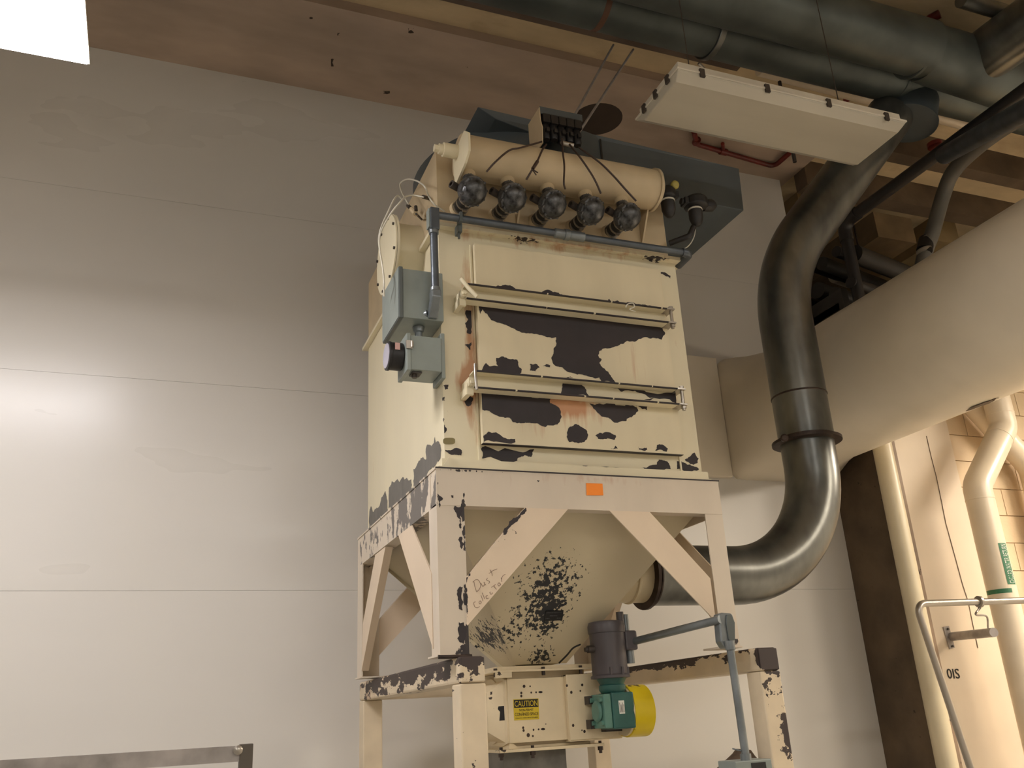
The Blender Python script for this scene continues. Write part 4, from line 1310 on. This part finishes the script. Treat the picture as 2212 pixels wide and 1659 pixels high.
p2 = tag(E0('white_pipe', m_pipe, None, lambda b: b.tube(fillet([a0 + Vector((-.1, 0, .55)), a0, a2, Vector((a2.x, 1.33, FLOOR))], .15, 8), .085, 28), smooth=40),
         'white wrapped pipe slanting behind the chilled water pipe at the right edge', 'pipe')

# ================================================================ STAINLESS RAIL, BRACKET
RY = .35
hrl = thing('tube_railing', 'bent stainless tube rail with a clamp at the lower right', 'rail', at(1, RY, 2095, 1659))
q = [at(1, RY, 2290, 1295), at(1, RY, 1978, 1304), at(1, RY - .0, 2098, 1664), at(1, RY, 2160, 1850)]
E0('bent_tube', m_steel, hrl, lambda b: b.tube(fillet(q, .05, 8), .0175, 20), smooth=50)
pcl = at(1, RY, 2115, 1300)
E0('pipe_clamp', m_steel, hrl, lambda b: (b.lathe([(.026, 0), (.030, .003), (.030, .017), (.026, .02)], pcl - Vector((.01, 0, 0)), (1, 0, 0), 18), b.cyl(pcl + Vector((-.01, 0, -.03)), pcl + Vector((-.045, -.01, -.055)), .004, 8)), smooth=40)
brk = thing('wall_bracket', 'short steel tube bracket on a drilled plate on the column', 'bracket', at(1, 1.45, 2052, 1375))
P0 = at(1, 1.445, 2056, 1375)
q = [at(1, 1.445, *p) for p in ((2038, 1354), (2050, 1352), (2063, 1399), (2052, 1402))]
bp = E0('wall_plate', m_railm, brk, lambda b: b.prism(q, (0, .008, 0)))
E0('bolt', m_clip, bp, lambda b: (b.cyl(at(1, 1.442, 2047, 1359), at(1, 1.442, 2047, 1359) + Vector((0, -.008, 0)), .008, 6), b.cyl(at(1, 1.442, 2057, 1396), at(1, 1.442, 2057, 1396) + Vector((0, -.008, 0)), .008, 6)))
e1 = at(1, .95, 2147, 1366)
E0('stub_tube', m_railm, brk, lambda b: b.cyl(P0, e1, .028, 18), smooth=40)
wr2 = tag(E0('hanger_wire', m_railm, None, lambda b: (b.tube(spline([pcl + Vector((0, 0, -.03)), pcl + Vector((.012, .05, -.06)), (pcl + e1) / 2 + Vector((.0, 0, .01)), e1 + Vector((-.04, -.0, .028))], 6), .0055, 8)), smooth=60),
          'thin steel hanger linking the rail clamp to the bracket stub', 'hanger')

# ================================================================ RAILING lower left
rl = thing('guard_rail', 'mill steel angle guard rail at the lower left with a square post', 'railing', (-.7, -.3, FLOOR))
E0('top_rail', m_railm, rl, lambda b: (b.box(-3.0, -.716, -.30, -.294, -1.016, -.972), b.box(-3.0, -.716, -.294, -.262, -.978, -.972)))
E0('post', m_raild, rl, lambda b: b.box(-.718, -.680, -.305, -.267, FLOOR, -.968), bevel=.002)
E0('post', m_raild, rl, lambda b: b.box(-2.4, -2.362, -.294, -.256, FLOOR, -.98), bevel=.002)
E0('mid_rail', m_railm, rl, lambda b: b.box(-3.0, -.716, -.30, -.27, -1.65, -1.61))
E0('weld', m_steel, rl, lambda b: b.lathe([(.010, 0), (.014, .008), (.006, .014)], (-.724, -.300, -.984), (0, -1, 0), 10), smooth=60)


# ================================================================ LAMPS
def fixture(x0, x1, y0, y1, z, lit, label, group, clips=True):
    """enclosed wrap-around fluorescent fixture, lens facing down; z = lens underside"""
    t = thing('fluorescent_fixture', label, 'ceiling light', ((x0 + x1) / 2, (y0 + y1) / 2, z + .10), group)
    zt = z + .036
    b = MB()
    b.box(x0 + .012, x1 - .012, y0 + .012, y1 - .012, zt + .004, zt + .05)
    b.box(x0 + .1, x1 - .1, (y0 + y1) / 2 - .05, (y0 + y1) / 2 + .05, zt + .05, zt + .075)
    b.done('lamp_body', m_lampb, t, bevel=.004)
    b = MB()
    c = .045
    r1 = [Vector(p) for p in ((x0, y0, zt), (x1, y0, zt), (x1, y1, zt), (x0, y1, zt))]
    r0 = [Vector(p) for p in ((x0, y0, zt - .010), (x1, y0, zt - .010), (x1, y1, zt - .010), (x0, y1, zt - .010))]
    r2 = [Vector(p) for p in ((x0 + .012, y0 + c, z), (x1 - .012, y0 + c, z), (x1 - .012, y1 - c, z), (x0 + .012, y1 - c, z))]
    b.rings([r1, r0, r2])
    b.done('lens', lit or m_lenso, t, bevel=.006)
    b = MB()
    b.box(x0 - .006, x1 + .006, y0 - .006, y1 + .006, zt - .004, zt + .006)
    b.done('lens_frame', m_lampb, t, bevel=.002)
    if clips:
        n = 4
        for k in range(n):
            x = x0 + .12 + (x1 - x0 - .24) * k / (n - 1)
            for y in (y0 - .006,):
                E0('lens_clip', m_clip, t, lambda b: b.box(x - .012, x + .012, y - .004, y + .006, zt - .022, zt + .02))
        for y in (y0 + .08, (y0 + y1) / 2, y1 - .08):
            E0('lens_clip', m_clip, t, lambda b: b.box(x0 - .012, x0 - .002, y - .012, y + .012, zt - .02, zt + .02))
        for k in (0, 1):
            x = x0 + .2 + (x1 - x0 - .4) * k
            E0('hanger_rod', m_clip, t, lambda b: b.cyl((x, (y0 + y1) / 2, zt + .07), (x, (y0 + y1) / 2, 3.3), .0025, 8))
    return t


fixture(.945, 2.215, -.625, -.255, 1.625, None, 'unlit enclosed fluorescent fixture with dull lens under the overhead ducts', None)
fixture(-2.75, -1.40, -.45, -.015, 1.55, m_lit, 'glowing enclosed fluorescent fixture at the upper left corner', None)
GF = 'lit fixtures behind the viewpoint'
for (x, y, wh) in ((-3.2, -4.4, 'behind the viewpoint to the left'), (.6, -5.0, 'straight behind the viewpoint'), (3.9, -3.6, 'behind the viewpoint to the right'), (-5.8, -1.2, 'beyond the left edge of the view'),
                   (-3.0, -7.2, 'far back on the left'), (3.0, -7.4, 'far back on the right')):
    fixture(x - .66, x + .66, y - .2, y + .2, 1.75, m_litf, 'lit fluorescent fixture hanging ' + wh + ', outside the photo', GF, clips=False)
for (x, y, wh) in ((5.9, -.5, 'nearer the block wall'), (5.6, -3.0, 'further from the block wall')):
    fixture(x - .66, x + .66, y - .2, y + .2, 1.12, m_litr, 'warm lit fixture right of the view, outside the photo, ' + wh, 'lit fixtures right of the view', clips=False)

# ================================================================ OVERHEAD DUCTS
od = thing('round_duct', 'blue grey round duct nearest the back wall under the ceiling', 'duct', (1, .36, 2.85))
E0('duct_tube', m_bluegrey, od, lambda b: b.cyl((-1.5, .365, 2.99), (6.2, .365, 2.99), .165, 40), smooth=40)
for (x, rr, m_) in ((1.16, .168, mat('rust_band', srgb(104, 72, 54), .7)), (1.93, .180, m_galv), (3.4, .172, m_bluegrey)):
    E0('joint_band', m_, od, lambda b: b.lathe([(rr - .004, 0), (rr, .004), (rr, .035), (rr - .004, .04)], (x, .365, 2.99), (1, 0, 0), 40), smooth=35)
E0('band_bolt', m_steel, od, lambda b: (b.cyl((1.93, .50, 2.84), (1.99, .52, 2.82), .010, 8)))
od2 = thing('round_duct', 'blue grey round duct further from the wall, capped below a slanting branch', 'duct', (2, .0, 2.85))
E0('duct_tube', m_bluegrey, od2, lambda b: b.cyl((-1.5, .005, 2.90), (3.30, .005, 2.90), .18, 40), smooth=40)
E0('joint_band', m_bluegrey, od2, lambda b: b.lathe([(.180, 0), (.186, .003), (.186, .02), (.180, .023)], (3.22, .03, 2.90), (1, 0, 0), 40), smooth=35)
E0('branch_box', m_bluegrey, od2, lambda b: b.lathe([(.18, 0), (.19, .2), (.20, .9), (.20, 2.2)], (3.30, .03, 2.90), (1, .04, 0), 36), smooth=35)
E0('branch_duct', m_galv, od2, lambda b: b.tube([(3.75, .05, 2.92), (3.75, -.6, 2.87), (3.75, -3.0, 2.74)], .17, 36), smooth=40)
lp = tag(E0('light_strip_pipe', m_pipe, None, lambda b: b.cyl(at(2, 3.16, 1640, 150) , at(2, 3.16, 2110, 275), .045, 20), smooth=40), 'pale thin pipe glinting between the lamp and the round duct', 'pipe')
sb = tag(E0('silver_tube', m_galv, None, lambda b: b.cyl((3.4, -.25, 3.10), (5.5, -.25, 3.10), .05, 18), smooth=40), 'silver pipe crossing at the top right corner above the ducts', 'pipe')
tb = tag(E0('drop_box', m_bluedark, None, lambda b: b.lathe([(.19, 0), (.19, .20), (.20, .205), (.20, .22), (.17, .225)], (3.60, .44, 2.92), (-.3, .1, -1), 32), smooth=40), 'short dark collar joining the galvanised duct to the round ducts overhead', 'duct stub')
# unistrut channel under the ducts
us = tag(E0('steel_channel', mat('brown_steel_channel', srgb(112, 94, 80), .6, metal=.2, grime=.2), None, lambda b: (b.box(-1.6, 2.3, .555, .60, 2.95, 3.02),)), 'brown steel channel running beside the round duct', 'channel')
ur = tag(E0('channel_hangers', m_clip, None, lambda b: b.cyl((2.62, .58, 2.3), (2.62, .58, 2.93), .012, 8)), 'dark threaded hanger dropping behind the unlit lamp', 'hanger')

# red sprinkler pipes
rp = tag(E0('red_pipe', m_red, None, lambda b: b.tube(fillet([at(2, 3.2, 1499, 285), at(2, 3.2, 1506, 312), at(2, 3.2, 1672, 360), at(2, 3.2, 1720, 318)], .05, 5), .020, 14), smooth=50), 'dull red sprinkler pipe bending under the ceiling below the unlit lamp', 'pipe')
E0('tee_fitting', m_red, rp, lambda b: (b.lathe([(.028, -.03), (.028, .03)], at(2, 3.2, 1562, 328), (1, .05, 0), 12), b.cyl(at(2, 3.2, 1562, 328), at(2, 3.2, 1561, 310), .015, 10)), smooth=40)
E0('elbow_fitting', m_red, rp, lambda b: b.lathe([(.030, -.03), (.030, .02)], at(2, 3.2, 1504, 306), (.3, 1, 0), 12), smooth=40)
rp2 = tag(E0('red_pipe', m_red, None, lambda b: b.cyl(at(2, 3.26, 1826, 218), at(2, 3.26, 1868, 184), .022, 14), smooth=50), 'short dark red pipe between the lamp and the big duct', 'pipe')
rp3 = tag(E0('red_pipe', m_red, None, lambda b: b.tube([at(2, 3.27, 1985, 78), at(2, 3.27, 2010, 40), at(2, 3.27, 2030, 30)], .03, 10), smooth=50), 'dark red pipe end near the ceiling at the upper right', 'pipe')

# ================================================================ upper right clutter
bp_ = thing('black_drain_pipe', 'black pipe running overhead and turning down behind the galvanised duct', 'pipe', at(1, 1.2, 1830, 560))
a, c = at(0, 3.80, 1834, 575), at(0, 3.80, 1822, 482)
ytop = c.y
q = [Vector((c.x, c.y, a.z - .8)), Vector((c.x, c.y, c.z)), Vector((c.x, c.y - 2.6, c.z))]
E0('pipe_run', m_blackp, bp_, lambda b: b.tube(fillet(q, .09, 6), .045, 20), smooth=50)
E0('elbow', m_blackp, bp_, lambda b: b.tube(fillet([q[1] + Vector((0, 0, -.16)), q[1], q[1] + Vector((0, -.16, 0))], .09, 6), .052, 20), smooth=50)
E0('valve_ring', m_red, bp_, lambda b: b.lathe([(.05, 0), (.05, .03)], (c.x, c.y - .95, c.z + .06), (0, 0, 1), 16), smooth=40)
fx = thing('flexible_hose', 'dark grey flexible hose curving down past the white duct', 'hose', at(1, .6, 1990, 610))
q = [at(1, 1.25, 1985, 640), at(1, 1.2, 1995, 560), at(1, 1.1, 2015, 500), at(1, 1.0, 2038, 420), at(1, .85, 2060, 370), at(1, .6, 2110, 320), at(1, .3, 2180, 270), at(1, 0, 2260, 230)]
E0('hose_run', m_flex, fx, lambda b: b.tube(spline(q, 8), .055, 20), smooth=50)
for (i, px, py) in ((0, 2002, 517), (1, 1997, 542)):
    E0('hose_clamp', m_steel, fx, lambda b: b.lathe([(.060, 0), (.060, .010)], at(1, 1.15, px, py), (-.1, .1, 1), 20), smooth=40)
E0('rubber_boot', m_black, fx, lambda b: b.cyl(at(1, 1.15, 2002, 518), at(1, 1.15, 1997, 541), .058, 20), smooth=40)
gt = tag(E0('grey_overhead_pipe', m_dcond, None, lambda b: b.tube([at(1, .45, 2040, 335), at(1, -.1, 2130, 285), at(1, -.7, 2240, 225)], .062, 22), smooth=50), 'grey pipe above the flexible hose at the right edge', 'pipe')
# dark pipe rack between wall end and column, behind the white duct
rk = thing('pipe_rack', 'dark pipes bunched on a rack above the white insulated duct', 'pipes', (4.6, 2.2, 2.2))
for k in range(9):
    y = 1.75 + .20 * (k % 5)
    z = 2.02 + .13 * (k // 2)
    r_ = .045 + .012 * (k % 3)
    o = E0('rack_pipe', m_rack if k % 3 else m_blackp, rk, lambda b: b.cyl((3.75 + .02 * k, y - .3, z), (7.4, y + .6, z + .02), r_, 16), smooth=50)
    E0('pipe_label', m_head if k % 2 else m_pipe, o, lambda b: b.cyl((4.35 + .22 * (k % 4), y - .3 + .9 * (.62 + .22 * (k % 4)) / 3.6, z + .003), (4.55 + .22 * (k % 4), y - .3 + .9 * (.82 + .22 * (k % 4)) / 3.6, z + .004), r_ + .002, 16), smooth=50)
E0('rack_upright', m_rack, rk, lambda b: b.box(3.74, 3.80, 1.55, 2.9, 1.75, 2.02))
E0('rack_shelf', m_rack, rk, lambda b: b.box(3.74, 7.4, 1.60, 3.0, 1.86, 1.92))
for (px0, py0, px1, py1, y) in ((1975, 345, 1990, 470, 2.2), (1832, 430, 1845, 560, 2.0), (2142, 345, 2170, 500, 2.3)):
    a, c = at(1, y, px0, py0), at(1, y, px1, py1)
    o = E0('hanger_rod', m_galvr, None, lambda b: b.cyl((a.x, y, 3.3), (a.x, y, c.z), .008, 8), smooth=50)
    tag(o, {1975: 'thin rusty hanger rod crossing the black overhead pipe', 1832: 'thin rusty hanger rod just right of the duct bend', 2142: 'thin rusty hanger rod nearest the right edge'}[px0], 'rod', 'rusty hanger rods at the upper right')
for i, (px0, px1, py0, py1, y) in enumerate(((2062, 2082, 380, 485, 2.9), (2086, 2125, 385, 490, 2.8))):
    a, c = at(1, y, px0, py0), at(1, y, px1, py1)
    o = E0('wooden_post', m_wood, None, lambda b: b.box(a.x, c.x, y, y + .1, c.z - .3, 3.3))
    tag(o, ('narrow tan post left of its wider twin in the upper right', 'wider tan post behind the grey flexible hose')[i], 'post')
a = at(1, 2.6, 1930, 402)
E0x = tag(E0('tan_ceiling_duct', mat('brown_sheet', srgb(128, 104, 72), .7, grime=.2), None, lambda b: b.box(4.62, 5.05, 1.9, 4.6, 2.80, 3.05)), 'tan rectangular duct seen beyond the black pipe', 'duct')
